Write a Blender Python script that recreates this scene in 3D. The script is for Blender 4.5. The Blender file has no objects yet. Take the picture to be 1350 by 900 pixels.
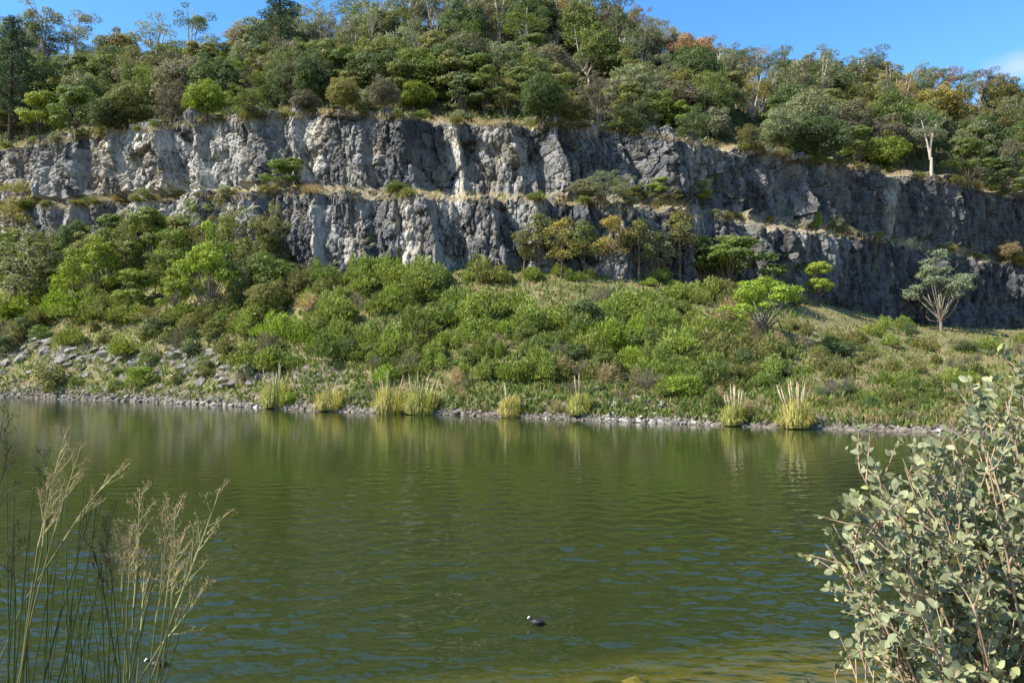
import bpy, math, random
import numpy as np
from mathutils import Vector
from mathutils.bvhtree import BVHTree

scene = bpy.context.scene
C = scene.collection
R = math.radians
rng = np.random.default_rng(11)
random.seed(11)

# ------------------------------------------------------------------ camera
CAMZ = 5.0
PITCH = math.atan(30 / 1000)
cam_data = bpy.data.cameras.new('camera')
cam_data.sensor_width = 36.0
cam_data.lens = 36.0 * 1000 / 1350
cam_data.clip_start = 0.05
cam_data.clip_end = 3000
cam = bpy.data.objects.new('camera', cam_data)
C.objects.link(cam)
cam.location = (0, 0, CAMZ)
cam.rotation_euler = (math.pi / 2 + PITCH, 0, 0)
scene.camera = cam

# ------------------------------------------------------------------ sky and sun
SUN_ELEV, SUN_AZ = R(44), (-0.93, -0.345)          # direction towards the sun: left and a little behind the camera
sx, sy = SUN_AZ
sl = math.hypot(sx, sy)
sun_dir = Vector((sx / sl * math.cos(SUN_ELEV), sy / sl * math.cos(SUN_ELEV), math.sin(SUN_ELEV)))
world = bpy.data.worlds.new('World')
scene.world = world
world.use_nodes = True
wn = world.node_tree
wn.nodes.clear()


def node(nt, kind, **props):
    n = nt.nodes.new(kind)
    for k, v in props.items():
        if k.startswith('i_'):
            n.inputs[k[2:].replace('_', ' ')].default_value = v
        else:
            setattr(n, k, v)
    return n


def link(nt, a, b):
    nt.links.new(a, b)


sky = node(wn, 'ShaderNodeTexSky', sky_type='NISHITA', sun_disc=False)
sky.sun_elevation = SUN_ELEV
sky.sun_rotation = math.atan2(sun_dir.x, sun_dir.y)
sky.altitude = 100
sky.air_density = 1.0
sky.dust_density = 0.15
sky.ozone_density = 3.2
hsv = node(wn, 'ShaderNodeHueSaturation')
hsv.inputs['Saturation'].default_value = 1.25
link(wn, sky.outputs[0], hsv.inputs['Color'])
# one thin wisp of cloud low over the hill on the right
tc = node(wn, 'ShaderNodeTexCoord')
cdx, cdy = (1342 - 675) / 1000, (450 - 88) / 1000
cd = Vector((cdx, math.cos(PITCH) - cdy * math.sin(PITCH), math.sin(PITCH) + cdy * math.cos(PITCH))).normalized()
sub = node(wn, 'ShaderNodeVectorMath', operation='SUBTRACT')
sub.inputs[1].default_value = cd
link(wn, tc.outputs['Generated'], sub.inputs[0])
mp = node(wn, 'ShaderNodeVectorMath', operation='MULTIPLY')
mp.inputs[1].default_value = (34, 34, 62)
link(wn, sub.outputs[0], mp.inputs[0])
ln = node(wn, 'ShaderNodeVectorMath', operation='LENGTH')
link(wn, mp.outputs[0], ln.inputs[0])
cn = node(wn, 'ShaderNodeTexNoise')
cn.inputs['Scale'].default_value = 14
cn.inputs['Detail'].default_value = 6
link(wn, tc.outputs['Generated'], cn.inputs['Vector'])
ad = node(wn, 'ShaderNodeMath', operation='MULTIPLY_ADD')
link(wn, cn.outputs['Fac'], ad.inputs[0])
ad.inputs[1].default_value = -1.6
link(wn, ln.outputs['Value'], ad.inputs[2])
mr = node(wn, 'ShaderNodeMapRange')
mr.inputs['From Min'].default_value = 0.35
mr.inputs['From Max'].default_value = -0.75
mr.inputs['To Max'].default_value = 0.4
link(wn, ad.outputs[0], mr.inputs['Value'])
mx = node(wn, 'ShaderNodeMix', data_type='RGBA')
link(wn, mr.outputs[0], mx.inputs['Factor'])
link(wn, hsv.outputs[0], mx.inputs['A'])
mx.inputs['B'].default_value = (3.6, 3.4, 4.2, 1)
bg = node(wn, 'ShaderNodeBackground')
bg.inputs['Strength'].default_value = 0.125
link(wn, mx.outputs['Result'], bg.inputs['Color'])
wo = node(wn, 'ShaderNodeOutputWorld')
link(wn, bg.outputs[0], wo.inputs['Surface'])

sun_data = bpy.data.lights.new('sun', 'SUN')
sun_data.energy = 5.0
sun_data.angle = R(0.5)
sun_data.color = (1.0, 0.93, 0.82)
sun = bpy.data.objects.new('sun', sun_data)
C.objects.link(sun)
sun.location = (-60, -30, 90)
sun.rotation_euler = (-sun_dir).to_track_quat('-Z', 'Y').to_euler()

vs = scene.view_settings
vs.view_transform = 'Standard'
vs.look = 'None'
vs.gamma = 1
vs.use_curve_mapping = False
vs.exposure = 1.28
scene.render.engine = 'CYCLES'
scene.cycles.max_bounces = 6
scene.cycles.diffuse_bounces = 3
scene.cycles.glossy_bounces = 3
scene.cycles.transparent_max_bounces = 8
scene.cycles.transmission_bounces = 3
scene.cycles.volume_bounces = 0
scene.cycles.caustics_reflective = False
scene.cycles.caustics_refractive = False

# ------------------------------------------------------------------ pixel helpers (1350 x 900 photograph)
ca, sa = math.cos(PITCH), math.sin(PITCH)


def ray(px, py):
    dx, dy = (px - 675) / 1000, (450 - py) / 1000
    return Vector((dx, ca - dy * sa, sa + dy * ca))


def at_Y(px, py, Y):
    d = ray(px, py)
    return Vector((0, 0, CAMZ)) + d * (Y / d.y)


def at_Z(px, py, z):
    d = ray(px, py)
    return Vector((0, 0, CAMZ)) + d * ((z - CAMZ) / d.z)


def project(p):
    x, y, z = p[0], p[1], p[2] - CAMZ
    dep = y * ca + z * sa
    return 675 + 1000 * x / dep, 450 - 1000 * (z * ca - y * sa) / dep, dep


# ------------------------------------------------------------------ numpy noise
def hash2(ix, iy, seed):
    h = (ix.astype(np.int64) * 374761393 + iy.astype(np.int64) * 668265263 + seed * 1274126177) & 0xffffffff
    h = ((h ^ (h >> 13)) * 1274126177) & 0xffffffff
    return ((h ^ (h >> 16)) & 0xffffff) / float(0xffffff)


def vnoise(x, y, seed=0):
    ix, iy = np.floor(x), np.floor(y)
    fx, fy = x - ix, y - iy
    fx, fy = fx * fx * (3 - 2 * fx), fy * fy * (3 - 2 * fy)
    a, b = hash2(ix, iy, seed), hash2(ix + 1, iy, seed)
    c, d = hash2(ix, iy + 1, seed), hash2(ix + 1, iy + 1, seed)
    return (a + (b - a) * fx) * (1 - fy) + (c + (d - c) * fx) * fy


def fbm(x, y, seed=0, octaves=4):
    s, a, t = 0, 1.0, 0
    for k in range(octaves):
        s = s + a * vnoise(x * 2 ** k + 17 * k, y * 2 ** k - 9 * k, seed + k)
        t += a
        a *= 0.5
    return s / t * 2 - 1


def cells(x, y, seed):
    """nearest jittered cell: three random numbers and the offset from its centre"""
    ix, iy = np.floor(x), np.floor(y)
    best = np.full(x.shape, 1e9)
    sec = np.full(x.shape, 1e9)
    r = [np.zeros(x.shape) for _ in range(3)]
    ox, oy = np.zeros(x.shape), np.zeros(x.shape)
    for i in (-1, 0, 1):
        for j in (-1, 0, 1):
            cx, cy = ix + i, iy + j
            dx = x - (cx + hash2(cx, cy, seed))
            dy = y - (cy + hash2(cx, cy, seed + 1))
            d = dx * dx + dy * dy
            m = d < best
            sec = np.where(m, best, np.minimum(sec, d))
            best = np.where(m, d, best)
            ox, oy = np.where(m, dx, ox), np.where(m, dy, oy)
            for k in range(3):
                r[k] = np.where(m, hash2(cx, cy, seed + 2 + k), r[k])
    cells.edge = np.sqrt(sec) - np.sqrt(best)
    return r, ox, oy


def facets(x, y, seed, tx=1.35, ty=0.9, k=0.5):
    """upper envelope of randomly tilted planes: flat faces that meet in sharp edges; also a random tone for each face"""
    ix, iy = np.floor(x), np.floor(y)
    best, sec, tone = np.full(x.shape, -1e9), np.full(x.shape, -1e9), np.zeros(x.shape)
    for i in (-1, 0, 1):
        for j in (-1, 0, 1):
            cx, cy = ix + i, iy + j
            dx = x - (cx + hash2(cx, cy, seed))
            dy = y - (cy + hash2(cx, cy, seed + 1))
            v = hash2(cx, cy, seed + 2) * 0.9 + (hash2(cx, cy, seed + 3) - 0.5) * 2 * tx * dx + (hash2(cx, cy, seed + 4) - 0.6) * 2 * ty * dy - k * (dx * dx + dy * dy)
            m = v > best
            sec = np.where(m, best, np.maximum(sec, v))
            best = np.where(m, v, best)
            tone = np.where(m, hash2(cx, cy, seed + 5), tone)
    return best, best - sec, tone


# ------------------------------------------------------------------ mesh helpers
def np_mesh(name, V, F, mat=None, smooth=False, face_attr=None, vert_attr=None):
    """V (n,3); F one (m,k) array or a list of such arrays"""
    Fs = F if isinstance(F, list) else [F]
    Fs = [np.asarray(f, np.int32) for f in Fs if len(f)]
    me = bpy.data.meshes.new(name)
    V = np.asarray(V, np.float32)
    me.vertices.add(len(V))
    me.vertices.foreach_set('co', V.ravel())
    loops = np.concatenate([f.ravel() for f in Fs])
    sizes = np.concatenate([np.full(len(f), f.shape[1], np.int32) for f in Fs])
    starts = np.concatenate([[0], np.cumsum(sizes)[:-1]]).astype(np.int32)
    me.loops.add(len(loops))
    me.loops.foreach_set('vertex_index', loops)
    me.polygons.add(len(sizes))
    me.polygons.foreach_set('loop_start', starts)
    me.polygons.foreach_set('use_smooth', np.full(len(sizes), smooth, bool))
    me.update(calc_edges=True)
    me.validate()
    for k, a in (face_attr or {}).items():
        me.attributes.new(k, 'FLOAT', 'FACE').data.foreach_set('value', np.asarray(a, np.float32))
    for k, a in (vert_attr or {}).items():
        me.attributes.new(k, 'FLOAT', 'POINT').data.foreach_set('value', np.asarray(a, np.float32))
    if mat:
        me.materials.append(mat)
    return me


class MB:
    """collects tubes and loose faces of ONE part"""
    def __init__(self):
        self.V, self.Q, self.T, self.n = [], [], [], 0

    def add(self, V, Q=None, T=None):
        V = np.asarray(V, float)
        self.V.append(V)
        if Q is not None and len(Q):
            self.Q.append(np.asarray(Q) + self.n)
        if T is not None and len(T):
            self.T.append(np.asarray(T) + self.n)
        self.n += len(V)

    def tube(self, pts, radii, sides=5):
        P = np.asarray([tuple(p) for p in pts], float)
        n = len(P)
        tan = np.gradient(P, axis=0)
        tan /= np.linalg.norm(tan, axis=1)[:, None] + 1e-9
        ref = np.array([0.31, 0.85, 0.42]) if abs(tan[0][2]) > 0.5 else np.array([0.1, 0.2, 0.97])
        a = np.cross(tan, ref)
        a /= np.linalg.norm(a, axis=1)[:, None] + 1e-9
        b = np.cross(tan, a)
        ang = np.arange(sides) * 2 * math.pi / sides
        rr = np.broadcast_to(np.asarray(radii, float), (n,))
        V = (P[:, None] + rr[:, None, None] * (np.cos(ang)[None, :, None] * a[:, None] + np.sin(ang)[None, :, None] * b[:, None])).reshape(-1, 3)
        i, k = np.meshgrid(np.arange(n - 1), np.arange(sides), indexing='ij')
        k2 = (k + 1) % sides
        Q = np.stack([i * sides + k, i * sides + k2, (i + 1) * sides + k2, (i + 1) * sides + k], -1).reshape(-1, 4)
        self.add(V, Q)

    def mesh(self, name, mat, smooth=True):
        V = np.concatenate(self.V)
        F = []
        if self.Q:
            F.append(np.concatenate(self.Q))
        if self.T:
            F.append(np.concatenate(self.T))
        return np_mesh(name, V, F, mat, smooth)


def obj(name, me, parent=None, color=None):
    o = bpy.data.objects.new(name, me)
    C.objects.link(o)
    if parent:
        o.parent = parent
    if color:
        o.color = (*color, 1)
    return o


def empty(name, loc):
    o = bpy.data.objects.new(name, None)
    o.empty_display_size = 0.3
    C.objects.link(o)
    o.location = loc
    return o


REG = []      # (object, phrase, zone, px, group): labels are worked out at the end, left to right


def register(o, phrase, zone, px, cat, group=None):
    o['category'] = cat
    if group:
        o['group'] = group
    REG.append((o, phrase, zone, px))


def bez(a, b, c, n):
    t = np.linspace(0, 1, n)[:, None]
    a, b, c = (np.asarray(tuple(v), float) for v in (a, b, c))
    return (1 - t) ** 2 * a + 2 * t * (1 - t) * b + t * t * c


# ------------------------------------------------------------------ materials
def new_mat(name):
    m = bpy.data.materials.new(name)
    m.use_nodes = True
    nt = m.node_tree
    nt.nodes.clear()
    return m, nt


def out(nt, shader):
    o = node(nt, 'ShaderNodeOutputMaterial')
    link(nt, shader, o.inputs['Surface'])
    return o


def noise(nt, scale, detail=4, vec=None, rough=0.5):
    n = node(nt, 'ShaderNodeTexNoise')
    n.inputs['Scale'].default_value = scale
    n.inputs['Detail'].default_value = detail
    n.inputs['Roughness'].default_value = rough
    if vec is not None:
        link(nt, vec, n.inputs['Vector'])
    return n.outputs['Fac']


def objco(nt, scale=(1, 1, 1), rot=(0, 0, 0)):
    t = node(nt, 'ShaderNodeTexCoord')
    m = node(nt, 'ShaderNodeMapping')
    m.inputs['Scale'].default_value = scale
    m.inputs['Rotation'].default_value = rot
    link(nt, t.outputs['Object'], m.inputs['Vector'])
    return m.outputs[0]


def ramp(nt, fac, a, b, lo=0.0, hi=1.0):
    m = node(nt, 'ShaderNodeMapRange')
    m.inputs['From Min'].default_value = a
    m.inputs['From Max'].default_value = b
    m.inputs['To Min'].default_value = lo
    m.inputs['To Max'].default_value = hi
    link(nt, fac, m.inputs['Value'])
    return m.outputs[0]


def mixc(nt, fac, a, b, blend='MIX'):
    m = node(nt, 'ShaderNodeMix', data_type='RGBA', blend_type=blend)
    for s, v in (('Factor', fac), ('A', a), ('B', b)):
        if hasattr(v, 'is_output'):
            link(nt, v, m.inputs[s])
        elif isinstance(v, (int, float)):
            m.inputs[s].default_value = v
        else:
            m.inputs[s].default_value = (*v, 1)
    return m.outputs['Result']


def mathn(nt, op, a, b):
    m = node(nt, 'ShaderNodeMath', operation=op)
    for i, v in enumerate((a, b)):
        if hasattr(v, 'is_output'):
            link(nt, v, m.inputs[i])
        else:
            m.inputs[i].default_value = v
    return m.outputs[0]


def attr(nt, name):
    return node(nt, 'ShaderNodeAttribute', attribute_name=name).outputs['Fac']


def principled(nt, color, rough=0.8, spec=0.3, bump=None, bdist=0.1, bstr=0.6):
    p = node(nt, 'ShaderNodeBsdfPrincipled')
    if hasattr(color, 'is_output'):
        link(nt, color, p.inputs['Base Color'])
    else:
        p.inputs['Base Color'].default_value = (*color, 1)
    p.inputs['Roughness'].default_value = rough
    p.inputs['Specular IOR Level'].default_value = spec
    if bump is not None:
        b = node(nt, 'ShaderNodeBump')
        b.inputs['Distance'].default_value = bdist
        b.inputs['Strength'].default_value = bstr
        link(nt, bump, b.inputs['Height'])
        link(nt, b.outputs[0], p.inputs['Normal'])
    return p.outputs[0]


def foliage_material(name, trans=0.36, spread=0.8, rough=0.6):
    m, nt = new_mat(name)
    oi = node(nt, 'ShaderNodeObjectInfo')
    v = attr(nt, 'v')
    k = ramp(nt, v, 0, 1, 1 - spread * 0.5, 1 + spread * 0.5)
    col = mixc(nt, 1.0, oi.outputs['Color'], k, 'MULTIPLY')
    big = noise(nt, 0.55, 2, objco(nt))
    col = mixc(nt, ramp(nt, big, 0.48, 0.72, 0, 0.35), col, mixc(nt, 1.0, col, (1.5, 1.25, 0.7), 'MULTIPLY'))
    p = principled(nt, col, rough, 0.25)
    tr = node(nt, 'ShaderNodeBsdfTranslucent')
    link(nt, mixc(nt, 1.0, col, (1.25, 1.3, 0.7), 'MULTIPLY'), tr.inputs['Color'])
    ms = node(nt, 'ShaderNodeMixShader')
    ms.inputs[0].default_value = trans
    link(nt, p, ms.inputs[1])
    link(nt, tr.outputs[0], ms.inputs[2])
    out(nt, ms.outputs[0])
    return m


def plain_material(name, a, b, scale, rough=0.8, spec=0.2, bump=0.0, stretch=(1, 1, 1), tint=False):
    m, nt = new_mat(name)
    co = objco(nt, stretch)
    n = noise(nt, scale, 5, co)
    col = mixc(nt, ramp(nt, n, 0.3, 0.7), a, b)
    if tint:
        oi = node(nt, 'ShaderNodeObjectInfo')
        col = mixc(nt, 1.0, col, oi.outputs['Color'], 'MULTIPLY')
    out(nt, principled(nt, col, rough, spec, n if bump else None, bump))
    return m


M = {}
M['leaf'] = foliage_material('foliage')
M['bark'] = plain_material('bark', (0.6, 0.6, 0.6), (1.1, 1.05, 1.0), 3, 0.9, 0.1, 0.02, (1, 1, 0.3), tint=True)
M['boulder'] = plain_material('boulder_stone', (0.10, 0.10, 0.105), (0.34, 0.32, 0.29), 2.2, 0.9, 0.2, 0.04, tint=True)


def cliff_material():
    m, nt = new_mat('basalt_cliff')
    co = objco(nt)
    streak = objco(nt, (1, 1, 0.22))
    big = noise(nt, 0.16, 4, streak, 0.6)
    mid = noise(nt, 0.9, 5, streak, 0.65)
    fine = noise(nt, 5.0, 4, co, 0.6)
    pale, cell = attr(nt, 'pale'), attr(nt, 'cell')
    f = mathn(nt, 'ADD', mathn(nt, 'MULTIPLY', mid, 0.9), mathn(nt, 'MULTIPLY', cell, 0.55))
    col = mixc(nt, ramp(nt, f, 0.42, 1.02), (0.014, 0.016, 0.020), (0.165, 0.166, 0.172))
    pf = mathn(nt, 'MULTIPLY', ramp(nt, mathn(nt, 'ADD', noise(nt, 1.9, 6, objco(nt, (1, 1, 0.3)), 0.75), mathn(nt, 'MULTIPLY', cell, 0.32)), 0.50, 0.86), pale)
    col = mixc(nt, pf, col, (0.60, 0.565, 0.49))
    sv = noise(nt, 1.5, 4, objco(nt, (1, 1, 0.12)), 0.7)
    col = mixc(nt, ramp(nt, sv, 0.50, 0.64, 0, 0.6), col, mixc(nt, 1.0, col, (0.36, 0.38, 0.42), 'MULTIPLY'))
    of = mathn(nt, 'MULTIPLY', ramp(nt, big, 0.52, 0.70), ramp(nt, pale, 0.0, 1.0, 0.06, 0.5))
    col = mixc(nt, of, col, (0.48, 0.36, 0.22))
    col = mixc(nt, ramp(nt, fine, 0.25, 0.75, 0.55, 0.0), col, mixc(nt, 1.0, col, (0.45, 0.46, 0.5), 'MULTIPLY'))
    # soil, dry grass and moss on the flat ledges
    geo = node(nt, 'ShaderNodeNewGeometry')
    sep = node(nt, 'ShaderNodeSeparateXYZ')
    link(nt, geo.outputs['Normal'], sep.inputs[0])
    ledge = mathn(nt, 'ADD', sep.outputs['Z'], mathn(nt, 'MULTIPLY', fine, 0.3))
    soil = mixc(nt, ramp(nt, mid, 0.35, 0.6), (0.34, 0.25, 0.15), (0.20, 0.19, 0.08))
    lf = mathn(nt, 'MAXIMUM', mathn(nt, 'MULTIPLY', ramp(nt, ledge, 0.70, 0.92), 0.45), attr(nt, 'soil'))
    col = mixc(nt, lf, col, soil)
    col = mixc(nt, mathn(nt, 'MULTIPLY', ramp(nt, noise(nt, 0.35, 5, co, 0.6), 0.56, 0.68), 0.5), col, (0.10, 0.115, 0.045))
    out(nt, principled(nt, col, 0.88, 0.2, mathn(nt, 'ADD', fine, noise(nt, 14, 4, co)), 0.05, 0.8))
    return m


def slope_material():
    m, nt = new_mat('grassy_slope')
    co = objco(nt)
    a, b, c = noise(nt, 0.14, 5, co, 0.6), noise(nt, 0.8, 5, co, 0.6), noise(nt, 6, 4, co)
    col = mixc(nt, ramp(nt, b, 0.35, 0.65), (0.23, 0.175, 0.09), (0.12, 0.125, 0.045))
    col = mixc(nt, ramp(nt, a, 0.42, 0.62), col, mixc(nt, ramp(nt, b, 0.3, 0.7), (0.09, 0.12, 0.035), (0.24, 0.20, 0.10)))
    rockc = mixc(nt, ramp(nt, mathn(nt, 'ADD', b, mathn(nt, 'MULTIPLY', c, 0.5)), 0.5, 1.0), (0.07, 0.064, 0.056), (0.23, 0.205, 0.17))
    col = mixc(nt, attr(nt, 'rock'), col, rockc)
    col = mixc(nt, ramp(nt, c, 0.3, 0.7, 0.4, 0.0), col, (0.09, 0.075, 0.05))
    out(nt, principled(nt, col, 0.95, 0.1, mathn(nt, 'ADD', b, c), 0.15, 0.7))
    return m


M['cliff'] = cliff_material()
M['slope'] = slope_material()
M['soil'] = plain_material('forest_floor', (0.06, 0.055, 0.03), (0.15, 0.12, 0.06), 0.8, 0.95, 0.1, 0.2)
M['bank'] = plain_material('bank_soil', (0.12, 0.10, 0.05), (0.26, 0.21, 0.11), 2.0, 0.95, 0.1, 0.05)
M['bed'] = plain_material('lake_bed_silt', (0.30, 0.20, 0.045), (0.54, 0.37, 0.09), 1.3, 0.95, 0.1, 0.05)

# ------------------------------------------------------------------ terrain: profiles across the view
G = np.arange(-900, 2260, 1.0)


def prof(pts, s=22):
    xs, ys = zip(*pts)
    y = np.interp(G, xs, ys)
    k = np.exp(-0.5 * (np.arange(-3 * s, 3 * s + 1) / s) ** 2)
    k /= k.sum()
    return np.convolve(np.pad(y, 3 * s, mode='edge'), k, 'valid')


def P(tab, px):
    return np.interp(px, G, tab)


def plane_Y(py):
    dy = (450 - py) / 1000
    return CAMZ * (ca - dy * sa) / -(sa + dy * ca)


SHORE_PY = prof([(-900, 514), (0, 523), (200, 530), (340, 537), (450, 543), (600, 547), (750, 553), (900, 559), (1050, 565), (1240, 570), (1350, 572), (2250, 578)])
SHORE_Y = plane_Y(SHORE_PY)
BASE_PY = prof([(-900, 345), (0, 345), (200, 342), (370, 345), (450, 352), (600, 352), (680, 348), (800, 356), (900, 366), (1000, 375), (1100, 402), (1200, 426), (1350, 434), (2250, 440)])
BASE_Y = prof([(-900, 205), (0, 163), (200, 143), (370, 126), (450, 119), (600, 115), (700, 115), (800, 117), (900, 121), (1000, 129), (1100, 139), (1200, 152), (1350, 172), (2250, 235)], 60)
EDGE_PY = prof([(-900, 285), (0, 285), (100, 276), (200, 267), (300, 263), (400, 259), (450, 263), (600, 266), (700, 268), (800, 275), (900, 285), (1000, 300), (1100, 311), (1200, 328), (1300, 345), (1350, 352), (2250, 372)], 10)
BACK_PY = prof([(-900, 274), (0, 274), (100, 264), (200, 256), (300, 252), (400, 246), (450, 249), (600, 254), (700, 256), (800, 262), (900, 271), (1000, 286), (1100, 299), (1200, 316), (1300, 335), (1350, 343), (2250, 364)], 10)
TOP_PY = prof([(-900, 215), (0, 200), (100, 187), (200, 173), (300, 163), (430, 152), (500, 157), (600, 164), (700, 169), (780, 173), (850, 180), (900, 190), (1000, 203), (1050, 214), (1100, 220), (1200, 234), (1300, 253), (1350, 263), (2250, 330)], 8)
SKY_PY = prof([(-900, 90), (0, 88), (150, 92), (300, 84), (430, 55), (560, 34), (680, 20), (800, 40), (900, 84), (1000, 116), (1100, 122), (1200, 128), (1350, 152), (2250, 260)], 40)
SKY_Y = prof([(-900, 290), (0, 235), (300, 215), (600, 205), (900, 208), (1200, 230), (1350, 248), (2250, 320)], 60)


def xyz(px, py, Y):
    px, py, Y = np.broadcast_arrays(px, py, Y)
    dx, dy = (px - 675) / 1000, (450 - py) / 1000
    t = Y / (ca - dy * sa)
    return np.stack([dx * t, Y.astype(float), CAMZ + (sa + dy * ca) * t], -1)


def grid_faces(nr, nc):
    i, j = np.meshgrid(np.arange(nr - 1), np.arange(nc - 1), indexing='ij')
    a = i * nc + j
    return np.stack([a, a + 1, a + nc + 1, a + nc], -1).reshape(-1, 4)


BV = {}


def struct(name, V, F, mat, **kw):
    me = np_mesh(name, V, F, mat, **kw)
    o = obj(name, me)
    o['kind'] = 'structure'
    BV[name] = BVHTree.FromPolygons(V.tolist(), F.tolist())
    return o


# --- the cliff: lower face, bench, upper face and the lip above, one sheet
cp = np.concatenate([np.arange(-800, -60, 7), np.arange(-60, 1412, 1.1), np.arange(1412, 2150, 7)])
nc = len(cp)
Pb = xyz(cp, P(BASE_PY, cp), P(BASE_Y, cp))
bd = np.interp(cp, [-900, 60, 190, 330, 420, 1000, 1060, 2250], [1.0, 1.0, 1.8, 6.0, 7.0, 7.0, 6.0, 5.0])
Pe = xyz(cp, P(EDGE_PY, cp), P(BASE_Y, cp) + 2.2)
Pk = xyz(cp, P(BACK_PY, cp), P(BASE_Y, cp) + 2.2 + bd)
Pt = xyz(cp, P(TOP_PY, cp), P(BASE_Y, cp) + 4.6 + bd)
pl = np.stack([cp * 0, cp * 0], -1)
tan = np.gradient(Pk[:, :2], axis=0)
tan /= np.linalg.norm(tan, axis=1)[:, None]
nrm = np.stack([tan[:, 1], -tan[:, 0]], -1)
nrm = np.where(nrm[:, 1:] > 0, -nrm, nrm)
U = np.concatenate([[0], np.cumsum(np.linalg.norm(np.diff(Pk[:, :2], axis=0), axis=1))])
u_of = lambda px: float(np.interp(px, cp, U))

NL, NB, NU, NT = 62, 10, 80, 8
rows, kind_w, soil_w = [], [], []
Pb0 = Pb.copy()
Pb0[:, 2] -= 4.0
Pb0[:, 1] -= 0.6
for i in range(NL):
    t = i / (NL - 1)
    rows.append(Pb0 * (1 - t) + Pe * t)
    kind_w.append(1.0)
    soil_w.append(0.0)
for i in range(1, NB):
    t = i / NB
    rows.append(Pe * (1 - t) + Pk * t)
    kind_w.append(1.0 - 0.55 * math.sin(t * math.pi))
    soil_w.append(0.25 + 0.75 * math.sin(t * math.pi))
for i in range(NU):
    t = i / (NU - 1)
    rows.append(Pk * (1 - t) + Pt * t)
    kind_w.append(1.0)
    soil_w.append(0.0)
Ptop = Pt.copy()
Ptop[:, 1] += 7.0
Ptop[:, 2] += 2.6
for i in range(1, NT + 1):
    t = i / NT
    rows.append(Pt * (1 - t) + Ptop * t)
    kind_w.append(max(0.0, 1 - 1.4 * t))
    soil_w.append(min(1.0, 0.3 + t * 1.5))
V = np.stack(rows)
nr = len(rows)
w = np.array(kind_w)[:, None]
soil = np.repeat(np.array(soil_w)[:, None], nc, 1)
u = np.repeat(U[None], nr, 0)
z = V[..., 2]
up = np.arange(nr)[:, None] >= NL + NB // 2            # belongs to the upper face
# break lines lean as the joints in the rock do
uw = u + 0.16 * z + 0.9 * fbm(u / 7, z / 9, 5)


def saw(uu, seed, lo, hi, amp):
    r = np.random.default_rng(seed)
    xs, ys, x = [-60.0], [0.0], -60.0
    while x < U[-1] + 80:
        a = amp * r.uniform(0.35, 1.15)
        L = r.uniform(lo, hi)
        xs += [x + L, x + L + r.uniform(0.5, 1.4)]      # comes forward slowly, then steps back sharply
        ys += [a, 0.0 if r.random() < 0.8 else -a * 0.5]
        x += L + 1.4
    return np.interp(uu, xs, ys)


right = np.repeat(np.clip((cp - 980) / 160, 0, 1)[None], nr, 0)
leftw = np.repeat(np.clip((330 - cp) / 200, 0, 1)[None], nr, 0)
d = np.where(up, saw(uw, 3, 4, 13, 2.4), saw(uw + 31, 4, 4, 12, 2.1)) * (1 - 0.55 * right)
d += 1.8 * fbm(u / 16, z / 14, 21)
for (a, b, sd_, amp, wr, gr_) in ((3.8, 7.0, 40, 1.9, 0.5, 0.30), (1.5, 2.6, 50, 1.05, 0.6, 0.30), (0.75, 1.2, 60, 0.60, 0.8, 0.22), (0.38, 0.60, 70, 0.30, 1.0, 0.12)):
    f_, e_, tn_ = facets((uw + 0.10 * a * fbm(u / a, z / a, sd_ + 7)) / a, (z - 0.25 * u) / b, sd_)
    d += (1 - (1 - wr) * right) * (amp * (f_ - 0.4) - gr_ * np.clip(1 - e_ / 0.05, 0, 1))
    if sd_ == 50:
        cellv = tn_
    if sd_ == 40:
        cellb = tn_
# columns on the shaded right-hand face
r3, ox, oy = cells((u + 0.25 * fbm(u / 3, z / 6, 77)) / 1.0, z / 9.0, 71)
d += right * (0.5 * (r3[0] - 0.5) + 0.35 * ox * (r3[1] - 0.3))
# the notch of pale rock, the pinnacle on the right, the dark block on the bench
for (px, wid, amp, face) in ((584, 3.2, -4.2, 1), (596, 3.0, -1.6, 0), (1046, 2.4, 2.8, 1), (1072, 1.6, 1.5, 1), (130, 3.0, 2.6, 1), (250, 4, 1.6, 1), (360, 3.0, 2.2, 1), (850, 5, 3.0, 1), (700, 4, -1.5, 1)):
    sel = up if face else ~up
    d += np.where(sel, amp * np.clip(1 - np.abs(u + 0.12 * (z - 40) - u_of(px)) / wid, 0, 1), 0)
d *= w
# the foot of the cliff stands on the slope
Vd = V.copy()
Vd[..., 0] += nrm[None, :, 0] * d
Vd[..., 1] += nrm[None, :, 1] * d
# ragged edges
rag = fbm(u / 2.2, np.where(up, 3.0, 9.0) + 0 * u, 31, 4) * 1.4 + (cells(u / 2.6, 0 * u + np.where(up, 5.5, 1.5), 35)[0][0] - 0.5) * 0.8 + 1.2 * fbm(u / 14, np.where(up, 3.0, 9.0) + 0 * u, 33, 2)
edge_w = np.zeros(nr)
for k in (NL - 1, NL + NB - 1 + NU - 1):
    edge_w = np.maximum(edge_w, np.clip(1 - np.abs(np.arange(nr) - k) / 16, 0, 1))
Vd[..., 2] += rag * edge_w[:, None] + 0.35 * fbm(u / 1.3, V[..., 1] / 1.3, 37) * soil
pxg = np.repeat(cp[None], nr, 0)
tz = np.clip((z - Pk[None, :, 2]) / (Pt[None, :, 2] - Pk[None, :, 2]), -1.5, 1.2)
pale = 1.0 * np.clip(1.25 - np.abs(pxg - 240) / 150, 0, 1) * np.where(up, 1, 0.75) * (0.75 + 0.25 * cellv)
pale = np.maximum(pale, 0.75 * np.clip(1 - np.abs(pxg - 20) / 130, 0, 1))
pale = np.maximum(pale, np.clip(1.3 - np.abs(pxg + 0.25 * z - 434) / 22, 0, 1) * up)
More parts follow.
